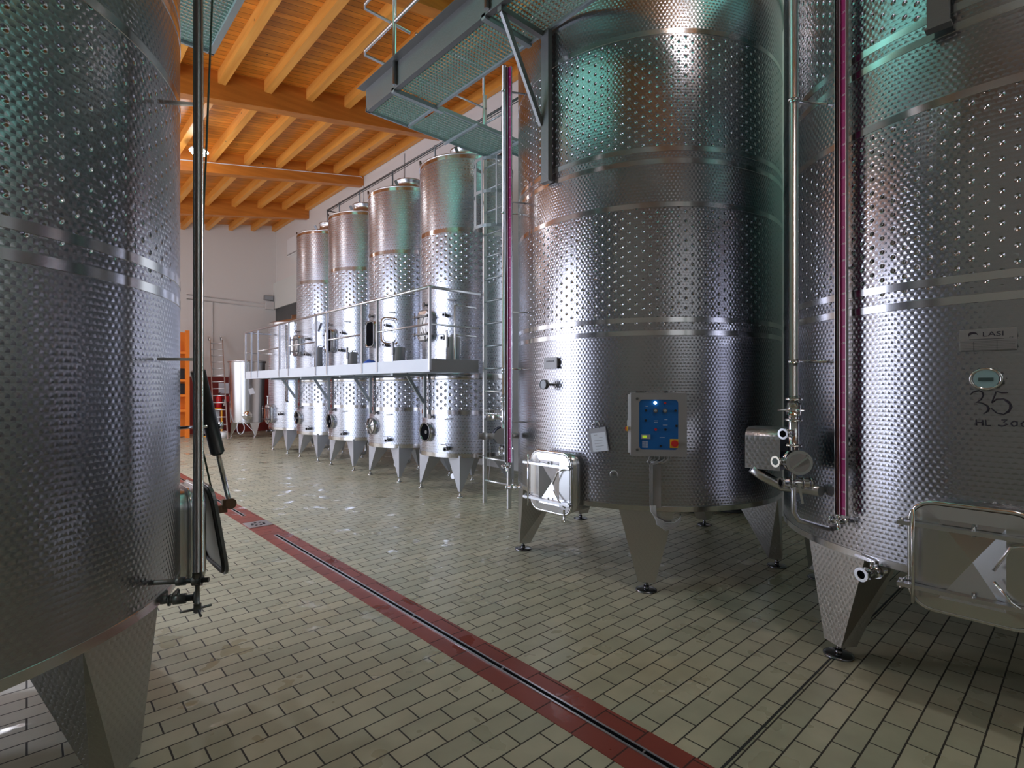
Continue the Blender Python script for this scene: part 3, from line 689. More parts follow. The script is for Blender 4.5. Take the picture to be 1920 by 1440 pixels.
# arch profile in (depth y, z); axis from left-back to right-front
ax = (rt*.9+v*.25).normalized(); dp_ = Vector((-ax.y, ax.x, 0)); 
if dp_.dot(v) > 0: dp_ = -dp_      # away from camera
orig = Vector((0,0,0))-ax*.30+v*.02
prof = [(0,zl),(0,zh_-.07)]+[(.07-.07*math.cos(t),zh_-.07+.07*math.sin(t)) for t in [PI/2*k/6 for k in range(1,7)]]+[(.20,zh_),(.24,zh_-.03),(.26,zh_-.09),(.26,zl)]
b = MB(); lo = [orig+dp_*a_+Vector((0,0,z_)) for a_,z_ in prof]; hi = [p+ax*.22 for p in lo]
va = [b.V(p) for p in lo]; vb = [b.V(p) for p in hi]
for i in range(len(va)-1): b.F([va[i],vb[i],vb[i+1],va[i+1]], 1 < i < 9)
b.F(va); b.build('motor_cover','leg_scaled_steel',t)
b = MB(); lo2 = [p+ax*.215-dp_*0 for p in lo]; va = [b.V(p) for p in lo2]; b.F(va); 
mo = b.build('cover_end','navy_motor',t)
b = MB(); b.cyl(orig+dp_*.12+ax*.10+Vector((0,0,zz(862))), pc0-v*.02,.05,n=20); b.build('motor','navy_motor',t)
b = MB(); b.tube([orig+dp_*.02+ax*.04+Vector((0,0,zl)), orig+dp_*.05+ax*.10+Vector((0,0,zl-.05)), orig+dp_*.1+ax*.2+Vector((0,0,zl-.11)), orig+dp_*.2+ax*.33+Vector((0,0,zl-.13)), n*(gap-.04)+Vector((0,0,zl-.13))],.035,n=14); b.build('support_arm','satin_steel',t)
# ball valve under the pump and drain pipe
vc = Vector((0,0,zz(905)))
b = MB(); a0, a1 = vc-rt*.075+v*.04, vc+rt*.11-v*.04; b.cyl(a0,a1,.028,n=20); dv = (a1-a0).normalized()
for k in (0,.25,.62,.85): b.cyl(a0+dv*(.20*k),a0+dv*(.20*k+.016),.037,n=22)
bv = b.build('drain_valve','chrome',t); MB().cyl(a0-dv*.0015,a0,.022,n=18).build('bore_shade_disc','hole_shade',bv)
b = MB(); q = vc+rt*.03; b.cyl(q,q+v*.04,.009,n=8); b.bar(q+v*.04, q+v*.045+rt*.02-Vector((0,0,.12)),.014,.006,up=v); b.build('valve_lever','satin_steel',bv)
b = MB(); zf_ = zz(960); b.tube([Vector((0,0,zz(880))),Vector((0,0,zf_)),n*.02+rt*.012+Vector((0,0,zf_-.05)),n*(gap*.8)+rt*.05+Vector((0,0,zf_-.11))],.0155,n=14); b.build('drain_pipe','satin_steel',t)

# pump beside tank B (left of it, next to the caged ladder)
Zq = 3.2; pb = cam2w(-.0148*Zq, Zq)
t, n, v, rt, R = pump_group('stainless pump on a riser pipe between the caged ladder and the tank with blue panel', cB, pb)
gap = R-RB
def zq(y): return (1-(y-727)/1000*Zq)*h
b = MB(); b.cyl((0,0,zq(745)),(0,0,2.93*h),.022,n=20); b.cyl((0,0,zq(697)),(0,0,zq(700)),.032,n=16); rp = b.build('riser_pipe','satin_steel',t)
for y in (172, 400, 692): b = MB(); b.cyl((0,0,zq(y)-.01),(0,0,zq(y)+.01),.03,n=16); b.cyl(Vector((0,0,zq(y))), n*(gap-.004)+Vector((0,0,zq(y))),.008,n=8); b.build('pipe_clamp','chrome',rp)
b = MB(); b.cyl((0,0,zq(805)),(0,0,zq(740)),.03,n=18)
for y in (745,752,768,790): b.cyl((0,0,zq(y)-.007),(0,0,zq(y)+.007),.042,n=20)
c0 = Vector((0,0,zq(782))); b.cyl(c0, c0-rt*.20,.026,n=18); b.cyl(c0-rt*.10,c0-rt*.19,.033,n=20); fit = b.build('valve_body','satin_steel',t)
c1 = Vector((0,0,zq(817)))-rt*.02+v*.03
b = MB(); b.cyl(c1-v*.05,c1+v*.05,.075,n=28); b.cyl(c1+v*.05,c1+v*.058,.079,n=28); b.cyl(c1,c1-rt*.24,.028,n=18); b.cyl(c1-rt*.15,c1-rt*.2,.036,n=18); b.cyl(c1-rt*.235,c1-rt*.245,.038,n=20); ph = b.build('pump_head','plate_steel',t)
b = MB(); b.cyl(c1-v*.05,c1-v*.10+rt*-.02,.09,n=24); b.build('motor','navy_motor',t)
c2 = Vector((0,0,zq(841)))
b = MB(); b.cyl(c2-rt*.05,c2+rt*.09,.03,n=18); b.cyl(c2-rt*.04,c2-rt*.02,.04,n=18); b.cyl(c2-rt*.045+v*.03+Vector((0,0,.02)),c2-rt*.045+v*.03-Vector((0,0,.06)),.01,n=8); b.cyl(c2+v*.03,c2+v*.03-Vector((0,0,.07)),.012,n=8); b.build('drain_valve','chrome',t)
b = MB()
for k in range(7):
    x = -.20+k*.025; b.tube([c0-rt*-x+Vector((0,0,.07)),c0+rt*(x+.006)+Vector((0,0,.03)),c0+rt*(x+.012)+v*.01+Vector((0,0,-.0))],.0028,n=5)
b.tube([c0-rt*.2+Vector((0,0,.07)),c0-rt*.03+Vector((0,0,.075))],.004,n=6)
b.tube([c1-rt*.23,c1-rt*.27-Vector((0,0,.10)),c1-rt*.28-Vector((0,0,.17)),c1-rt*.23-Vector((0,0,.20)),c1-rt*.18-Vector((0,0,.2))],.003,n=6)
b.tube([c1-rt*.13,c1-rt*.12-Vector((0,0,.14)),c1-rt*.125-Vector((0,0,.30)),c1-rt*.14-Vector((0,0,.48))],.003,n=6)
b.build('tether_wire','cable_grey',t)
b = MB(); b.tube([c1+rt*0-v*.1, n*(gap-.02)+Vector((0,0,c1.z))],.03,n=12); b.build('support_arm','satin_steel',t)

# ------------------------------------------------------------------ row of tall double tanks
rs = .46*h
ys = [4.246,5.316,6.386,7.456]
names = ['first in the row, nearest the caged ladder','second in the row from the caged ladder','third in the row, with blue cloth near its foot','fourth in the row, next to the shorter tank']
st = ['tall steel tank with closed upper hatch and open round manhole, beside the caged ladder',
      'tall steel tank with open upper hatch and a closed spoked round manhole below the walkway',
      'tall steel tank with open upper hatch and open round manhole, second from the shorter tank',
      'tall steel tank with a closed upper hatch, directly beside the shorter tank']
for i, Y in enumerate(ys):
    t = root('tall_wine_tank', st[i], 'steel tank', (3.25*h, Y*h, 0), 0, 'row of tall steel tanks')
    zb, zt = .367*h, 3.13*h
    shell(t, rs, [(zb,.775*h,'s'),(.775*h,1.06*h,'d'),(1.06*h,1.975*h,'s'),(1.975*h,2.42*h,'d'),(2.42*h,zt,'s')], [zb+.02,.772*h,2.445*h,zt-.02], seg=72, small=True, bw=.07)
    b = MB(); b.lathe([(rs+.002,1.075*h),(rs+.006,1.08*h),(rs+.006,1.125*h),(rs+.002,1.13*h)], n=72); b.build('weld_band','band_steel',t)
    b = MB(); b.lathe([(0,zb-.14),(rs*.5,zb-.09),(rs*.95,zb-.01),(rs,zb)], n=64); b.build('tank_bottom','leg_steel',t)
    b = MB(); b.lathe([(rs,zt),(rs+.012,zt+.006),(rs+.012,zt+.025),(rs-.01,zt+.03),(.26,zt+.22),(.26,zt+.33),(.28,zt+.34),(.28,zt+.37),(0,zt+.38)], n=64); b.build('tank_roof','satin_steel',t)
    for k in range(4): leg_part(t, PI/4+PI/2*k, rs+.02, zb+.02, .33, .30, 'matt_leg', ztip=.09, tip=.05, foot_r=.05, corner=True)
    for az_ in (2.75, 3.9):   # lifting ears on the rim
        b = MB(frame(az_, rs, zt)); b.bar((0,0,-.02),(-.05,.12,.0),.05,.03,up=(0,0,1)); b.build('lifting_ear','dark_steel',t)
    # lower manhole
    F = frame(PI-.0, rs, .585*h)
    b = MB(F); b.ring(circ(.148,36),circ(.138,36),-.05,.055); mh = b.build('manhole','plain_steel',t)
    b = MB(F); b.tube([(x,y,.055) for x,y in circ(.145,36)],.011,n=8,closed=True); b.build('manhole_rim','worn_fitting',mh)
    if i == 1:
        b = MB(F); b.lathe([(.138,.05),(.10,.055),(.05,.07),(0,.075)],n=32); b.build('manhole_door','chrome',mh)
        b = MB(F); b.bar((0,-.15,.09),(0,.15,.09),.03,.016,up=(1,0,0)); b.cyl((0,0,.05),(0,0,.12),.022,n=12)
        for k in range(3): q = 2*PI*k/3+.4; b.cyl((0,0,.12),(.08*math.cos(q),.08*math.sin(q),.12),.009,n=8)
        b.build('clamp_wheel','chrome',mh)
    else:
        MB(F).prism(circ(.136,36),.02,.040).build('manhole_shade_disc','hole_shade',mh)  # black disc stands in for the shaded inside
        b = MB(F); b.cyl((.02,0,.040),(.02,0,.048),.03,n=16); b.build('inner_cap','dark_steel',mh)
    valve(t, PI+.55, rs, .445*h, L=.13, r=.026, mat='worn_fitting')
    b = MB(frame(PI+.0, rs, .73*h)); b.cyl((.12,.0,-.04),(.12,0,.03),.012,n=8); b.cyl((.12,0,.03),(.12,0,.045),.038,n=16); b.build('sample_cap','worn_fitting',t)
    a_ = PI+.55; b = MB(frame(a_, rs, .715*h)); b.bar((-.05,-.008,.03),(.05,.004,.03),.02,.014); b.build('lifting_lug','plate_steel',t)
    # bottom outlet
    b = MB(); b.tube([(0,0,zb-.1),(0,0,zb-.30),(-.04,-.02,zb-.36),(-.36,-.12,zb-.37)],.03,n=12); b.cyl((-.36,-.12,zb-.37),(-.38,-.127,zb-.37),.045,n=16); b.cyl((-.25,-.085,zb-.37),(-.29,-.097,zb-.37),.045,n=16)
    b.bar((-.27,-.09,zb-.33),(-.27,-.09,zb-.26),.012,.012); b.build('outlet_pipe','satin_steel',t)
    # rear riser conduit between the tanks
    b = MB(); b.cyl((-.17*h,.515*h,zb-.05),(-.17*h,.515*h,zt+.2),.016,n=10)
    for z_ in (.5*h,1.5*h,2.5*h): b.cyl((-.17*h,.515*h,z_),(-.17*h,.42*h,z_),.008,n=8)
    b.build('side_pipe','satin_steel',t)
    # upper hatch
    F = frame(PI, rs, 1.585*h)
    closed = i in (0,3)
    hpx = hatch(t, PI, rs, 1.58*h, .095*h, .138*h, dep=.075, closed=closed, cr=.09, small=True, cross=False)
    if not closed:
        b = MB(F); b.bar((-.17,-.12,.03),(-.26,-.12,.05),.03,.02); b.cyl((-.25,-.12,-.05),(-.25,-.12,.08),.012,n=8); b.bar((-.17,.12,.03),(-.26,.12,.05),.03,.02); b.cyl((-.25,.12,-.05),(-.25,.12,.08),.012,n=8); b.build('hinge','worn_fitting',hpx)
    if i == 1:   # door swung aside, seen nearly edge on
        q = PI+.62; F2 = frame(q, rs+.10, 1.60*h) @ Matrix.Rotation(math.radians(52),4,'Y')
        b = MB(F2); o1 = rr(.10*h,.135*h,.09); b.tube([(x,y,0) for x,y in o1],.011,n=8,closed=True); dd_ = b.build('hatch_door','copper_tube',hpx)
        b = MB(F2); b.tube([(x*.72,y*.86,-.02) for x,y in o1],.007,n=8,closed=True); b.cyl((-.12,0,0),(.05,0,0),.012,n=8); b.build('door_frame','chrome',dd_)
    valve(t, PI+.50, rs, 1.45*h, L=.14, r=.025, mat='worn_fitting'); valve(t, PI+.52, rs, 1.66*h, L=.12, r=.022, mat='worn_fitting')
    b = MB(frame(PI-.05, rs, 1.78*h)); b.cyl((.0,0,-.02),(0,0,.04),.014,n=8); b.cyl((0,0,.04),(0,0,.055),.04,n=16); b.build('dial','worn_fitting',t)
    b = MB(frame(PI+.62, rs, 1.80*h)); b.bar((-.06,.006,.03),(.06,-.006,.03),.022,.014); b.build('lifting_lug','plate_steel',t)

# blue-white tag hanging on the tall tank beside the shorter one
a, z = on_tank((3.25,7.456), .46, 595, 612)
tg = root('paper_tag','tilted white tag hanging high on the tall tank beside the shorter tank','tag',(3.25*h,7.456*h,0))
MB(frame(a, rs+.06, z)@Matrix.Rotation(-.35,4,'Z')).box((-.07,-.11,0),(.07,.11,.003)).build('sheet','paper',tg)
b = MB(frame(a, rs+.06, z)); b.tube([(.03,.10,.002),(.02,.17,.004),(-.02,.2,-.01)],.004,n=6); b.build('hook','chrome',tg)
# shorter tank
t = root('short_wine_tank','shorter steel tank at the far end of the row with a thin inlet pipe','steel tank',(3.25*h,8.60*h,0))
zb, zt = .367*h, 2.0*h; r0 = .47*h
shell(t, r0, [(zb,zt,'s')], [zb+.02, zt-.03], seg=64, small=True, bw=.06)
b = MB(); b.lathe([(0,zb-.12),(r0*.95,zb-.01),(r0,zb)], n=48); b.build('tank_bottom','leg_steel',t)
b = MB(); b.lathe([(r0,zt),(r0-.01,zt+.02),(.25,zt+.16),(.25,zt+.26),(0,zt+.27)], n=48); b.build('tank_roof','satin_steel',t)
for k in range(4): leg_part(t, PI/4+PI/2*k, r0, zb+.02, .34, .30, 'matt_leg', ztip=.09, tip=.05, foot_r=.05, corner=True)
hatch(t, PI+.06, r0, .60*h, .10*h, .135*h, dep=.08, closed=True, cr=.10, small=True, cross=False)
valve(t, PI+.62, r0, .60*h, L=.14, r=.025, mat='worn_fitting'); valve(t, PI+.05, r0*.9, zb-.05, L=.18, r=.025, mat='worn_fitting')
b = MB(frame(PI+.78, r0, 0)); b.cyl((0,.80*h,.05),(0,1.95*h,.05),.016,n=12); b.cyl((0,.78*h,.05),(0,.80*h,.05),.03,n=14); b.cyl((0,.80*h,.05),(0,.80*h,-.02),.012,n=10); b.build('inlet_pipe','satin_steel',t)
b = MB(frame(PI-.1, r0, 0)); b.cyl((0,.73*h,.04),(0,.86*h,.04),.012,n=10); b.cyl((0,.86*h,.04),(0,.875*h,.04),.025,n=10); b.build('sample_tube','white_paint',t)

# far open-topped tank
fc = (-.497*10.75, 10.75); fx, fy = cam2w(*fc)
t = root('open_top_tank','open-topped steel vat with a tag, standing by the end wall','steel vat',(fx*h,fy*h,0))
zb, zt = .31*h, 1.52*h; r1 = .335*h
b = MB(); b.lathe([(r1*.90,zb),(r1*.96,zb+(zt-zb)*.5),(r1,zt)], n=64); b.build('shell_course','plain_steel',t)
b = MB(); b.lathe([(r1-.01,zt-.01),(r1+.03,zt-.03),(r1+.035,zt),(r1+.03,zt+.03),(r1-.01,zt+.035)], n=64); b.build('top_rim','satin_steel',t)
b = MB(); b.lathe([(r1,zt+.03),(r1*.5,zt+.05),(0,zt+.055)], n=48); b.build('floating_lid','satin_steel',t)
b = MB(); b.lathe([(0,zb-.08),(r1*.86,zb-.01),(r1*.90,zb)], n=48); b.build('tank_bottom','leg_steel',t)
for k in range(3): leg_part(t, math.radians(-75)+2*PI*k/3, r1*.88, zb+.02, .36, .25, 'leg_steel', ztip=.09, tip=.05, foot_r=.05)
F = frame(math.radians(-105), r1*.92, .45*h)
b = MB(F); b.ring(circ(.14,28),circ(.13,28),-.05,.08); mh = b.build('manhole','plain_steel',t); b = MB(F); b.lathe([(.15,.08),(.12,.10),(0,.13)],n=28); b.cyl((0,0,.1),(0,0,.2),.025,n=10); b.bar((-.17,0,.15),(.17,0,.15),.03,.02,up=(0,1,0)); b.build('manhole_door','chrome',mh)
F = frame(math.radians(-92), r1+.01, .93*h)
tt = root('paper_tag','white sheet hanging on the open-topped vat by the end wall','tag',(fx*h,fy*h,0))
MB(F@Matrix.Rotation(.3,4,'Z')).box((-.08,-.10,.0),(.08,.10,.004)).build('sheet','paper',tt)
b = MB(F); b.tube([(0,.1,.002),(-.01,.16,.0),(.0,.19,-.02)],.004,n=6); b.build('hook','chrome',tt)
hs = root('coiled_hose','thin pale hose looped over the outlet of the open-topped vat','hose',(fx*h,fy*h,0))
b = MB(frame(math.radians(-118), r1+.10, 0))
P = []
for k in range(60):
    q = 2*PI*k/19; P.append((-.05+.11*math.cos(q)+.01*math.sin(k*.7), .22*h+.21*math.sin(q), .02*math.sin(k*.33)))
b.tube(P,.011,n=7); b.build('hose_coil','hose_clear',hs)
b = MB(frame(math.radians(-118), r1+.10, 0)); b.tube([(.05,.34*h,0),(.2,.26*h,.1),(.36,.16*h,.12),(.42,.07*h,.1),(.36,.02*h,.1)],.011,n=7); b.build('hose_tail','hose_clear',hs)

# ------------------------------------------------------------------ service platform in front of the row
XP, XB = 2.40*h, 2.775*h
Y0, Y1 = 3.62*h, 8.50*h
zl, zd = 1.130*h, 1.236*h
t = root('service_platform','long raised steel walkway with railing running along the row of tall tanks','walkway',(XP,Y0,0))
b = MB(); b.box((0,0,zd-.03),(XB-XP,Y1-Y0,zd-.015)); b.box((XB-XP,0,zd-.03),(2.90*h-XP,.10*h,zd-.015)); b.build('deck','galvanized',t)
b = MB(); b.box((-.004,0,zl),(.004,Y1-Y0,zd)); b.box((0,0,zl),(.05,Y1-Y0,zl+.006)); b.build('side_fascia','lit_fascia_steel',t)
MB().box((.004,-.004,zl),(2.90*h-XP,.004,zd)).build('end_fascia','plate_steel',t); MB().box((.004,Y1-Y0-.004,zl),(XB-XP,Y1-Y0+.004,zd)).build('end_fascia','plate_steel',t)
b = MB(); b.box((XB-XP-.05,0,zl),(XB-XP,Y1-Y0,zl+.05)); b.build('rear_joist','galvanized',t)
zr, zm = zd+.577*h, zd+.278*h
b = MB(); b.tube([(XB-XP-.02,Y1-Y0,zr),(0,Y1-Y0,zr),(0,0,zr),(.05,0,zr),(2.92*h-XP,0,zr)],.021,n=12); b.build('handrail','satin_steel',t)
secs = [(3.62,4.49),(4.79,5.60),(5.90,6.74),(7.07,7.93),(8.22,8.50)]
for (a_, c_) in secs:
    a_, c_ = a_*h-Y0, c_*h-Y0
    b = MB(); b.cyl((0,a_,zm),(0,c_,zm),.014,n=10); b.build('mid_rail','satin_steel',t)
    for y in (a_, c_): MB().box((-.018,y-.018,zl+.02),(.014,y+.018,zr)).build('post','satin_steel',t)
MB().cyl((0,0,zm),(2.90*h-XP,0,zm),.013,n=10).build('mid_rail','satin_steel',t); MB().cyl((0,Y1-Y0,zm),(XB-XP,Y1-Y0,zm),.013,n=10).build('mid_rail','satin_steel',t)
yr = .0
b = MB(); x = 2.66*h-XP; b.cyl((x,.03,zd),(x,.03,zd+.46*h),.016,n=10); b.build('post','satin_steel',t)
for zz_ in (.46,.21): MB().tube([(x,.03,zd+zz_*h),(2.9*h-XP,.06,zd+zz_*h)],.013,n=8).build('mid_rail','satin_steel',t)
for Y in ys:
    y = Y*h-Y0; xx = XB-XP-.03
    b = MB(); b.box((xx-.02,y-.025,.72*h),(xx+.02,y+.025,zl)); b.bar((xx-.02,y,.86*h),(.16*h,y,zl-.0),.05,.03,up=(0,1,0)); b.bar((0.02,y,zl-.02),(xx,y,zl-.02),.06,.04); b.build('bracket','galvanized',t)
# steel canisters on the platform, and a blue cloth
def canister(Yc, label, r=.085, hh=.34, x=2.62, d=0):
    c = root('steel_canister', label, 'canister', (x*h, Yc*h, zd-.014), d, 'steel canisters on the raised walkway')
    b = MB(); b.lathe([(0,0),(r,0),(r,hh),(r+.01,hh+.004),(r+.01,hh+.014),(0,hh+.018)],n=32); b.build('body','satin_steel',c)
    b = MB(); b.tube([(r+.005,0,hh*.2),(r+.035,0,hh*.3),(r+.04,0,hh*.85),(r+.01,0,hh*.98)],.007,n=8); b.build('handle','chrome',c)
    b = MB(); b.box((-r-.03,-.02,hh*.55),(-r+.0,.02,hh+.10)); b.build('latch','chrome',c,bevel=.004)
    b = MB(); b.bar((-.06,0,hh+.03),(.06,.0,hh+.05),.03,.012); b.cyl((0,0,hh+.014),(0,0,hh+.05),.014,n=8); b.build('lid_clamp','satin_steel',c)
canister(3.72,'steel canister on the raised walkway in front of the nearest tall tank', x=2.70, hh=.34, r=.10)
canister(4.58,'steel canister on the walkway between the nearest tall tank and the second', x=2.68, hh=.27, r=.10)
canister(5.58,'steel canister on the walkway before the tank with the left open upper hatch', x=2.68, hh=.27, r=.09)
canister(6.52,'steel canister on the walkway before the tall tank farthest from the caged ladder', x=2.68, hh=.45, r=.085)
q = root('blue_cloth','crumpled bright blue cloth lying on the raised walkway','cloth',(2.50*h,4.84*h,zd-.012))
b = MB(); random.seed(3); n_ = 9
G = [[b.V(((i/(n_-1)-.5)*.2,(j/(n_-1)-.5)*.42, .0+(.03+.06*random.random())*math.sin(PI*i/(n_-1))**.6*math.sin(PI*j/(n_-1))**.6)) for j in range(n_)] for i in range(n_)]
for i in range(n_-1):
    for j in range(n_-1): b.F([G[i][j],G[i+1][j],G[i+1][j+1],G[i][j+1]],True)
b.build('cloth_sheet','blue_cloth',q)

# ------------------------------------------------------------------ caged ladder
LX = 2.955*h; LY0, LY1 = 3.283*h, 3.60*h
t = root('caged_ladder','tall fixed steel ladder with safety hoops beside the nearest tall tank','ladder',(LX,(LY0+LY1)/2,0))
hw_l = (LY1-LY0)/2
for s in (-1,1): MB().box((-.03,s*hw_l-.014,0),(.03,s*hw_l+.014,3.55*h)).build('rail','aluminium',t)
z = .33
while z < 3.4*h: MB().cyl((0,-hw_l+.014,z),(0,hw_l-.014,z),.014,n=8).build('rung','aluminium' if z < 1.1*h else 'galvanized',t); z += .33  # darker metal higher up: shade on the upper rungs put into the colour
def hoop(z): return [(-.36*(math.sin(q))*1.0*h*.55-.0, hw_l*1.15*math.cos(q), z) for q in [PI*k/14 for k in range(15)]]
for z in (2.33*h,2.61*h,2.88*h):
    b = MB(); P = hoop(z)
    for i in range(14): b.bar(P[i],P[i+1],.006,.045,up=(0,0,1))
    b.build('safety_hoop','galvanized',t)
for k in (3,6,8,11):
    p = hoop(2.33*h)[k]; b = MB(); b.bar(p,(p[0],p[1],2.90*h),.03,.006,up=(1,0,0)); b.build('cage_bar','galvanized',t)

# ------------------------------------------------------------------ grating catwalks
def grating(b, x0, x1, y0, y1, z, along='x', pitch=.050, cross=.036):
    if along == 'x':
        y = y0
        while y < y1: b.box((x0,y,z-.024),(x1,y+.006,z)); y += pitch
        x = x0
        while x < x1: b.box((x,y0,z-.014),(x+.008,y1,z-.004)); x += cross
    else:
        x = x0
        while x < x1: b.box((x,y0,z-.028),(x+.007,y1,z)); x += pitch
        y = y0
        while y < y1: b.box((x0,y,z-.03),(x1,y+.010,z-.004)); y += cross
zc = 2.95*h
t = root('grating_catwalk','overhead steel grating catwalk beside the tops of the big tanks','catwalk',(0,0,0))
b = MB(); grating(b, 1.76*h, 2.085*h, -1.2*h, 3.06*h, zc); lab(b.build('grating','grating_steel',t),'open bar grating')
b = MB(); grating(b, 1.76*h, 2.085*h, 3.08*h, 3.43*h, zc); lab(b.build('grating','grating_steel',t),'end grating panel')
b = MB(); grating(b, 2.13*h, 2.85*h, 3.08*h, 3.43*h, zc, along='x'); grating(b, 2.85*h, 3.35*h, 3.08*h, 3.25*h, zc, along='x'); lab(b.build('grating','grating_steel',t),'side branch grating')
b = MB(); b.box((1.75*h,-1.2*h,zc-.03),(1.75*h+.008,3.435*h,zc+.13*h)); b.box((1.70*h,-1.2*h,zc+.13*h),(1.75*h+.008,3.47*h,zc+.13*h+.006)); b.box((1.75*h,-1.2*h,zc-.045),(1.77*h+.02,3.435*h,zc-.03))
b.build('side_fascia','catwalk_steel',t)
b = MB(); b.box((2.075*h,-1.2*h,zc-.045),(2.092*h,3.435*h,zc-.02)); b.box((1.75*h,3.425*h,zc-.045),(2.125*h,3.44*h,zc-.0)); b.box((1.75*h,3.055*h,zc-.07),(2.14*h,3.085*h,zc-.02)); b.box((1.75*h,2.13*h,zc-.07),(2.09*h,2.16*h,zc-.02)); b.box((1.75*h,.5*h,zc-.07),(2.09*h,.53*h,zc-.02))
b.build('frame_beam','galvanized',t)
b = MB(); b.box((2.125*h,3.435*h,zc-.045),(2.86*h,3.44*h,zc+.10*h)); b.box((2.86*h,3.25*h,zc-.045),(3.4*h,3.255*h,zc+.10*h)); b.box((2.855*h,3.25*h,zc-.045),(2.86*h,3.44*h,zc+.1*h)); b.box((2.125*h,3.06*h,zc-.045),(3.4*h,3.075*h,zc-.0)); lab(b.build('side_fascia','white_panel_metal' if 'white_panel_metal' in M else 'galvanized',t),'pale fascia of the side branch')
for x in (2.42*h,2.83*h): MB().box((x,3.03*h,zc-.07),(x+.03,3.46*h,zc-.045)).build('cross_strut','galvanized',t)
# support brackets on the tanks
for (Y, xb) in ((2.0,2.075),(.33,2.075)):
    b = MB(); b.box((xb*h-.03,Y*h-.045,2.11*h),(xb*h+.02,Y*h+.045,zc-.05)); b.bar((xb*h-.02,Y*h+.05,2.42*h),(1.775*h,Y*h+.05,zc-.06),.05,.03,up=(0,1,0)); b.bar((1.76*h,Y*h+.05,zc-.065),(xb*h,Y*h+.05,zc-.065),.05,.05); b.box((xb*h-.035,Y*h-.055,2.11*h-.01),(xb*h+.025,Y*h+.055,2.11*h)); b.build('bracket','catwalk_steel',t)
# railing
def rail_x(zoff, r=.019):
    X = 1.735*h; return [(X,-1.2*h,zc+zoff),(X,3.42*h,zc+zoff),(X+.03,3.46*h,zc+zoff),(2.12*h,3.47*h,zc+zoff),(2.125*h,3.47*h,zc+zoff)]
for zo, nm_ in ((.71*h,'handrail'),(.385*h,'mid_rail')):
    b = MB(); b.tube(rail_x(zo),.019,n=12); b.build(nm_,'satin_steel',t)
for Y in (3.02,2.1,1.2,.3): MB().cyl((1.735*h,Y*h,zc-.03),(1.735*h,Y*h,zc+.71*h),.022,n=14).build('post','satin_steel',t)
b = MB(); b.tube([(2.16*h,3.45*h,zc+.71*h),(2.85*h,3.45*h,zc+.71*h)],.017,n=10); b.build('handrail','satin_steel',t); MB().tube([(2.16*h,3.45*h,zc+.385*h),(2.85*h,3.45*h,zc+.385*h)],.014,n=10).build('mid_rail','satin_steel',t)
for X in (2.2,2.82): MB().cyl((X*h,3.45*h,zc),(X*h,3.45*h,zc+.71*h),.017,n=10).build('post','satin_steel',t)
# left catwalk beside tank A
t = root('grating_catwalk','overhead steel grating catwalk above the left big tank','catwalk',(0,0,0))
b = MB(); grating(b, .405*h, .77*h, -1.2*h, 3.43*h, zc); b.build('grating','grating_steel',t)
b = MB(); b.box((.79*h,-1.2*h,zc-.045),(.80*h,3.44*h,zc+.09*h)); b.box((.77*h,-1.2*h,zc-.05),(.80*h,3.44*h,zc-.03)); b.box((.395*h,3.43*h,zc-.05),(.80*h,3.445*h,zc+.09*h)); b.box((.39*h,-1.2*h,zc-.05),(.405*h,3.44*h,zc-.01)); b.build('side_fascia','galvanized',t)
for Y in (2.17,.6): MB().bar((.405*h,Y*h,2.60*h),(.76*h,Y*h,zc-.05),.05,.04,up=(0,1,0)).build('bracket','galvanized',t)
for zo in (.71*h,.385*h): MB().tube([(.81*h,-1.2*h,zc+zo),(.81*h,3.43*h,zc+zo),(.4*h,3.45*h,zc+zo)],.019,n=10).build('handrail','satin_steel',t)

# ------------------------------------------------------------------ railing over the tops of the row
XT = 3.42*h
t = root('tank_top_railing','thin steel railing standing on the tops of the tall tanks','railing',(XT,0,0))
zt_, zr_ = 3.13*h, 3.725*h
b = MB(); b.tube([(.5,7.98*h,zr_),(0,7.98*h,zr_),(0,3.3*h,zr_)],.02,n=8); b.tube([(0,7.98*h,zr_-.05),(0,3.3*h,zr_-.05)],.008,n=6); b.build('handrail','dark_steel',t)
for Y in (7.98,7.55,6.9,6.0,5.05,4.6,3.9,3.3):
    b = MB(); b.cyl((0,Y*h,zt_+.24),(0,Y*h,zr_+.03),.018,n=8); b.build('post','dark_steel',t)
b = MB(); b.cyl((0,3.3*h,zt_+.24),(0,8*h,zt_+.24),.02,n=8); b.build('base_rail','dark_steel',t)

# ------------------------------------------------------------------ end wall things
def far(u, v, Yp=YF/h-.03):
    k = (u-960)/1000; dx, dy = cam2w(k, 1); Z = Yp/dy; return Vector((dx*Z*h, Yp*h, (1-(v-727)/1000*Z)*h))
# aluminium ladder leaning
t = root('aluminium_ladder','aluminium extension ladder leaning on the red and white end wall','ladder',(0,0,0))
fl_, fr_ = at_depth(401,826,10.25), at_depth(427,824,10.25); fl_.z = fr_.z = 0
tl_, tr_ = far(394,638,12.9), far(417,638,12.9)
for a_, c_ in ((fl_,tl_),(fr_,tr_)): MB().bar(a_,c_,.03,.07).build('rail','aluminium',t)
for k in range(1,15): q = k/14.5; MB().cyl(fl_.lerp(tl_,q),fr_.lerp(tr_,q),.018,n=8).build('rung','aluminium',t)
for p in (tl_,tr_): MB().tube([p,p+Vector((-.03,.06,.12)),p+Vector((-.02,.2,.14)),p+Vector((0,.22,.0))],.018,n=8).build('roof_hook','aluminium',t)
ml, mr_ = fl_.lerp(tl_,.55)+Vector((.05,-.05,0)), fr_.lerp(tr_,.55)+Vector((.05,-.05,0))
p = far(409,752); t = root('fire_extinguisher','red fire extinguisher hanging on the dark red lower wall behind the ladder','fire extinguisher',(p.x,p.y-.12,p.z-.30))
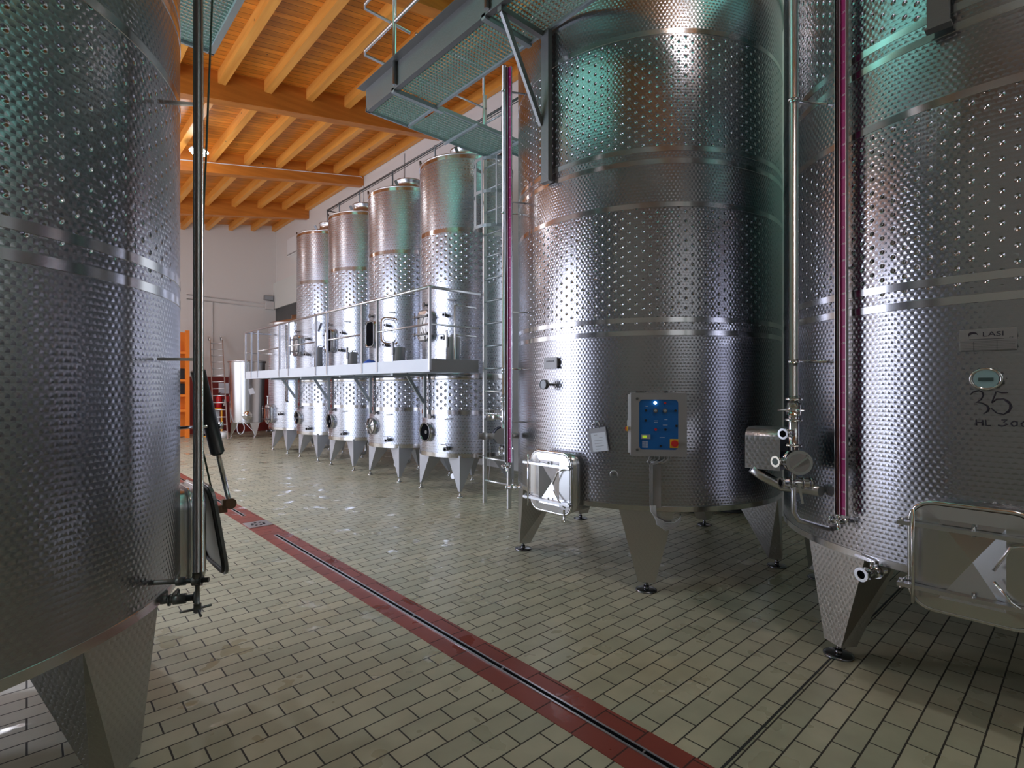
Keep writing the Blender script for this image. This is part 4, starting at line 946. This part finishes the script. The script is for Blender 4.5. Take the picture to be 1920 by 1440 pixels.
b = MB(); b.lathe([(0,0),(.09,0),(.10,.02),(.10,.42),(.07,.50),(.03,.53),(0,.53)],n=24); b.build('cylinder_body','extinguisher_red',t)
b = MB(); b.cyl((0,0,.53),(0,0,.6),.03,n=10); b.bar((0,0,.6),(.1,-.02,.64),.03,.015); b.build('valve_head','black_plastic',t)
b = MB(); b.tube([(.03,0,.56),(.14,-.03,.5),(.15,-.02,.25),(.12,0,.12)],.014,n=8); b.build('hose','black_plastic',t)
b = MB(); b.cyl((.17,.02,.12),(.17,.02,.36),.045,n=14); b.build('side_cartridge','white_paint',t)
p = far(425,727); o = MB().box((p.x-.27,p.y,p.z-.22),(p.x+.22,p.y+.02,p.z+.18)).build('safety_sign','paper'); tag(o,'white notice board on the red lower wall right of the extinguisher','sign')
p = far(423,743); o = MB().box((p.x-.22,p.y,p.z-.2),(p.x+.3,p.y+.02,p.z+.0)).build('safety_sign','red_plastic'); tag(o,'red notice board under the white one, right of the extinguisher','sign')
# yellow framed heater panel
p = at_depth(399,817,10.9); t = root('framed_heater','grey machine in a yellow-orange frame behind the leaning ladder','heater',(p.x,p.y+.15,0),-.1)
zlo, zhi = .10, .56*h
b = MB(); b.box((-.24,-.05,zlo+.0),(.24,.16,zhi-.06)); b.build('casing','grey_plastic',t,bevel=.01)
b = MB(); b.tube([(x*1.0,-.10,zhi*.5+y) for x,y in rr(.30,zhi*.5,.04)],.035,n=8,closed=True); b.build('frame','yellow_paint',t)
b = MB(); b.box((-.14,-.065,.45),(.0,-.05,.62)); b.box((.04,-.065,.18),(.16,-.05,.4)); b.build('panel','white_paint',t)
b = MB(); b.cyl((-.22,.05,0),(-.22,.05,.1),.03,n=8); b.cyl((.22,.05,0),(.22,.05,.1),.03,n=8); b.build('wheel','rubber',t)
p = at_depth(419,817,10.6); t = root('bucket','small white bucket on the floor at the foot of the ladder','bucket',(p.x,p.y,0)); b = MB(); b.lathe([(0,0),(.10,0),(.12,.22),(.105,.22),(.09,.03),(0,.03)],n=20); b.build('pail','white_paint',t); b = MB(); b.tube([(.12*math.cos(q),0,.2+.05*math.sin(q)) for q in [PI*k/8 for k in range(9)]],.004,n=6); b.build('handle','satin_steel',t)
# orange tall rack behind the pipe, mostly hidden by the near left tank
p = at_depth(346,815,10.6); p.x -= .10
t = root('storage_rack','tall orange steel storage rack seen behind the near left tank','rack',(p.x,p.y,0))
for x in (-.45,.17):
    MB().box((x-.05,-.05,0),(x+.07,.05,2.14*h)).build('upright','orange_paint',t)
MB().box((-.44,.405,.02),(.20,.42,2.12*h)).build('back_panel','orange_paint',t)
for z in (.55*h,.85*h,1.15*h,1.7*h): MB().box((-.45,-.04,z-.05),(.2,.4,z+.03)).build('shelf','orange_paint',t)
for j, z in enumerate((.85*h+.03,1.15*h+.03)):
    c = root('storage_crate','black crate on the %s shelf of the orange rack' % ('lower','upper')[j],'crate',(p.x-.1,p.y+.22,z+.004)); MB().box((-.25,-.13,0),(.24,.13,.33)).build('bin','black_plastic',c,bevel=.01); b = MB(); b.box((-.26,-.14,.33),(.25,.14,.36)); b.build('lid','black_plastic',c)
# conduits and emergency light
b = MB(); z1 = far(450,567).z; x_a = far(350,560).x; x_b = XR-.05
b.cyl((x_a,YF-.03,z1+.10),(x_b,YF-.03,z1+.02),.018,n=8); b.cyl((x_a,YF-.03,z1-.06),(x_b,YF-.03,z1-.12),.018,n=8); xx = far(399,600).x; b.cyl((xx,YF-.03,z1-.06),(xx,YF-.03,1.24*h),.016,n=8)
tag(b.build('wall_conduit','conduit_grey'),'pair of grey cable conduits across the white end wall','conduit')
p = far(503,559); t = root('emergency_light','dark rectangular lamp box high in the corner of the end wall','lamp',(p.x,p.y,p.z)); MB().box((-.17,-.1,-.09),(.17,0.03,.09)).build('housing','plate_steel',t,bevel=.01); MB().box((-.15,-.11,-.07),(.15,-.1,.07)).build('lens','grey_plastic',t)
p = far(505,573); o = MB().box((p.x-.16,p.y-.12,p.z-.16),(p.x+.14,p.y+.03,p.z+.16)).build('junction_box','conduit_grey',bevel=.01); tag(o,'grey junction box below the dark lamp in the corner','box')
# right wall: white shutter housing over a dark panel standing in for the unlit opening, and a white wall box
p0, p1 = on_X(514,530,4.33), on_X(566,520,4.33)
o = MB().box((XR-.10,p1.y-.8,on_X(514,580,4.33).z),(XR-.002,p0.y,on_X(514,532,4.33).z)).build('shutter_housing','white_panel'); tag(o,'long white panel projecting from the side wall beyond the tall tanks','panel')
o = MB().box((XR-.03,p1.y-.8,0),(XR,p0.y-.1,on_X(514,580,4.33).z)).build('door_1','dark_steel'); tag(o,'dark panel standing for the unlit doorway below the long white panel','door',kind='structure')
q = on_X(541,482,4.3); q2 = on_X(562,475,4.3); t = root('wall_unit','white air-conditioning box high on the side wall behind the tall tanks','air conditioner',(XR,q.y,q.z)); MB().box((-.16,q2.y-q.y-.5,.0),(0,0,(on_X(541,450,4.3).z-q.z))).build('casing','white_paint',t,bevel=.02)
b = MB(); b.box((-.165,q2.y-q.y-.45,.02),(-.16,-.04,.06)); b.build('air_slot','plate_steel',t)
wf = MB(); y0, y1, z0, z1 = 2.78*h, 4.32*h, .83*h, 2.57*h
wf.box((XR-.05,y0-.06,z0-.06),(XR-.002,y1+.06,z0)); wf.box((XR-.05,y0-.06,z1),(XR-.002,y1+.06,z1+.06)); wf.box((XR-.05,y0-.06,z0),(XR-.002,y0,z1)); wf.box((XR-.05,y1,z0),(XR-.002,y1+.06,z1))
for k in (1,2): wf.box((XR-.05,y0+(y1-y0)*k/3-.03,z0),(XR-.035,y0+(y1-y0)*k/3+.03,z1))
tag(wf.build('window_4','dark_steel'), 'dark framed window in the side wall between the big tanks and the tall row', 'window', kind='structure')
# vertical cable on right wall near the beam
b = MB(); y = on_X(681,400,4.35).y; b.tube([(XR-.02,y,2.2*h),(XR-.02,y,roof_z(XR)-.32),(XR-.10,8.70*h-BW/2-.012,roof_z(XR)-.27),(XR-4.2,8.70*h-BW/2-.012,roof_z(XR-4.2)-.27+.0),(XL+1,8.70*h-BW/2-.012,roof_z(XL+1)-.27)],.012,n=6)
tag(b.build('ceiling_cable','white_paint'),'thin white cable along a ceiling beam and down the side wall','cable')
for i,(u_, v0, v1) in enumerate(((757,345,288),(859,255,290))):
    a_, c_ = on_X(u_, v0, 4.34), on_X(u_, v1, 4.34); o = MB().cyl((XR-.02,a_.y,min(a_.z,c_.z)),(XR-.02,a_.y,max(a_.z,c_.z)),.015,n=6).build('wall_rod','conduit_grey'); tag(o,'thin vertical grey rod on the side wall, %s' % ('between second and nearest tall tank tops' ,'above the nearest tall tank')[i],'rod')

# pendant lamp with glowing head + lamp over the near aisle
def lamp(X, Y, Z, label, es=14, r=.17):
    t = root('ceiling_lamp', label, 'lamp', (X*h, Y*h, Z*h), 0, 'ceiling lamps')
    b = MB(); b.lathe([(.03,.16),(.05,.12),(r*.8,.06),(r,0),(r-.01,0)],n=28); b.build('lamp_shade','white_paint',t)
    MB().cyl((0,0,.0),(0,0,-.05),r*.9,r*.75,n=28).build('bulb_cover','lamp_glow',t)
    MB().cyl((0,0,.15),(0,0,roof_z(X*h)-Z*h-.0),.012,n=8).build('stem','dark_steel',t)
    l = bpy.data.lights.new('lamp_light','POINT'); l.energy = es; l.color = (.95,.97,1); l.shadow_soft_size = .15; o = bpy.data.objects.new('lamp_light', l); C.objects.link(o); o.parent = t; o.location = (0,0,-.25)
    return t
p = at_depth(373,284,7.0); lamp(p.x/h, p.y/h, p.z/h, 'small glowing round ceiling lamp beside the near left tank edge', 22, .20)
lamp(1.33, -.39, 4.10, 'round ceiling lamp above the near aisle, out of sight behind the camera', 60, .28)

for (X_, Y_, tx) in ((-.35,6.9,'farther of the two unseen lamps beyond the near left tank, nearer one'),(-.35,10.2,'lamp at the far left, out of sight beyond the near left tank')):  # added unseen lamps; their spots brighten the far floor
    t = lamp(X_, Y_, roof_z(X_*h)/h-.22, 'added round ceiling lamp ' + ('out of sight behind the near left tank' if Y_ < 8 else 'out of sight at the far left of the hall'), 30, .22)
    l = bpy.data.lights.new('far_fill_spot','SPOT'); l.energy = 1300; l.spot_size = math.radians(150); l.spot_blend = .8; l.shadow_soft_size = .2; l.color = (.80,.86,1); o = bpy.data.objects.new('far_fill_spot', l); C.objects.link(o); o.parent = t; o.location = (0,0,-.12)

# things below / behind big tank B
pz = at_depth(1392,968,4.35)
pz.x = XR-.34
t = root('black_hose','coil of black hose lying by the wall behind the tank with the blue panel','hose',(pz.x,pz.y,0))
b = MB(); P = []
for k in range(90):
    q = 2*PI*k/22; P.append(((.20+.02*math.sin(k*.4))*math.cos(q), (.20+.02*math.cos(k*.3))*math.sin(q), .03+k*.0028))
b.tube(P,.026,n=8); b.build('hose_coil','rubber',t)
pz = at_depth(1372,960,4.35); t = root('equipment_case','black low equipment case by the wall behind the tank with the blue panel','case',(XR-.45,pz.y+.45,0)); MB().box((-.3,-.2,0),(.3,.2,.36)).build('case_body','black_plastic',t,bevel=.02); MB().box((-.31,-.21,.36),(.31,.21,.40)).build('case_lid','dark_steel',t,bevel=.01)

# ------------------------------------------------------------------ lights
def area(name, loc, rot, sx, sy, power, col):
    l = bpy.data.lights.new(name,'AREA'); l.shape = 'RECTANGLE'; l.size = sx; l.size_y = sy; l.energy = power; l.color = col
    o = bpy.data.objects.new(name, l); C.objects.link(o); o.location = loc; o.rotation_euler = rot; return o
area('gateway_daylight', (XL-.05,(DY0+DY1)/2,.95*h), (0,-PI/2,0), 1.85*h, DY1-DY0, 290, (.74,.81,1))
area('transom_daylight', (XL-.05,(DY0+DY1)/2,2.38*h), (0,-PI/2,0), .85*h, DY1-DY0, 260, (.74,.81,1))
area('far_fill_light', (XL+.05,10.2*h,1.35*h), (0,-PI/2,0), 2.5*h, 4.2*h, 180, (.86,.90,1))  # added fill for the far floor; the wall has no gate here
area('near_fill_light', (1.3*h,YN+.05,2.2*h), (PI/2,0,0), 3.2*h, 1.6*h, 28, (.9,.95,1))  # added front fill behind the camera; no window in the wall here
area('side_window_daylight', (XR-.03,3.55*h,1.7*h), (0,PI/2,0), 1.7*h, 1.5*h, 32, (.84,.90,1))
w = bpy.data.worlds.new('World'); sc.world = w; w.use_nodes = True
w.node_tree.nodes['Background'].inputs[0].default_value = (.55,.62,.72,1); w.node_tree.nodes['Background'].inputs[1].default_value = .35

# ------------------------------------------------------------------ camera
cd = bpy.data.cameras.new('camera'); cam = bpy.data.objects.new('camera', cd); C.objects.link(cam)
cam.location = (0,0,h); cam.rotation_euler = (PI/2,0,-TH)
cd.sensor_width = 36; cd.lens = 36*1000/1920; cd.shift_y = 7/1920; cd.clip_start = .05; cd.clip_end = 200
sc.camera = cam
sc.view_settings.view_transform = 'Standard'; sc.view_settings.look = 'None'; sc.view_settings.gamma = 1; sc.view_settings.use_curve_mapping = False
sc.view_settings.exposure = -0.12
sc.cycles.use_denoising = True
sc.cycles.max_bounces = 8; sc.cycles.glossy_bounces = 6; sc.cycles.diffuse_bounces = 5
sc.cycles.sample_clamp_indirect = 6
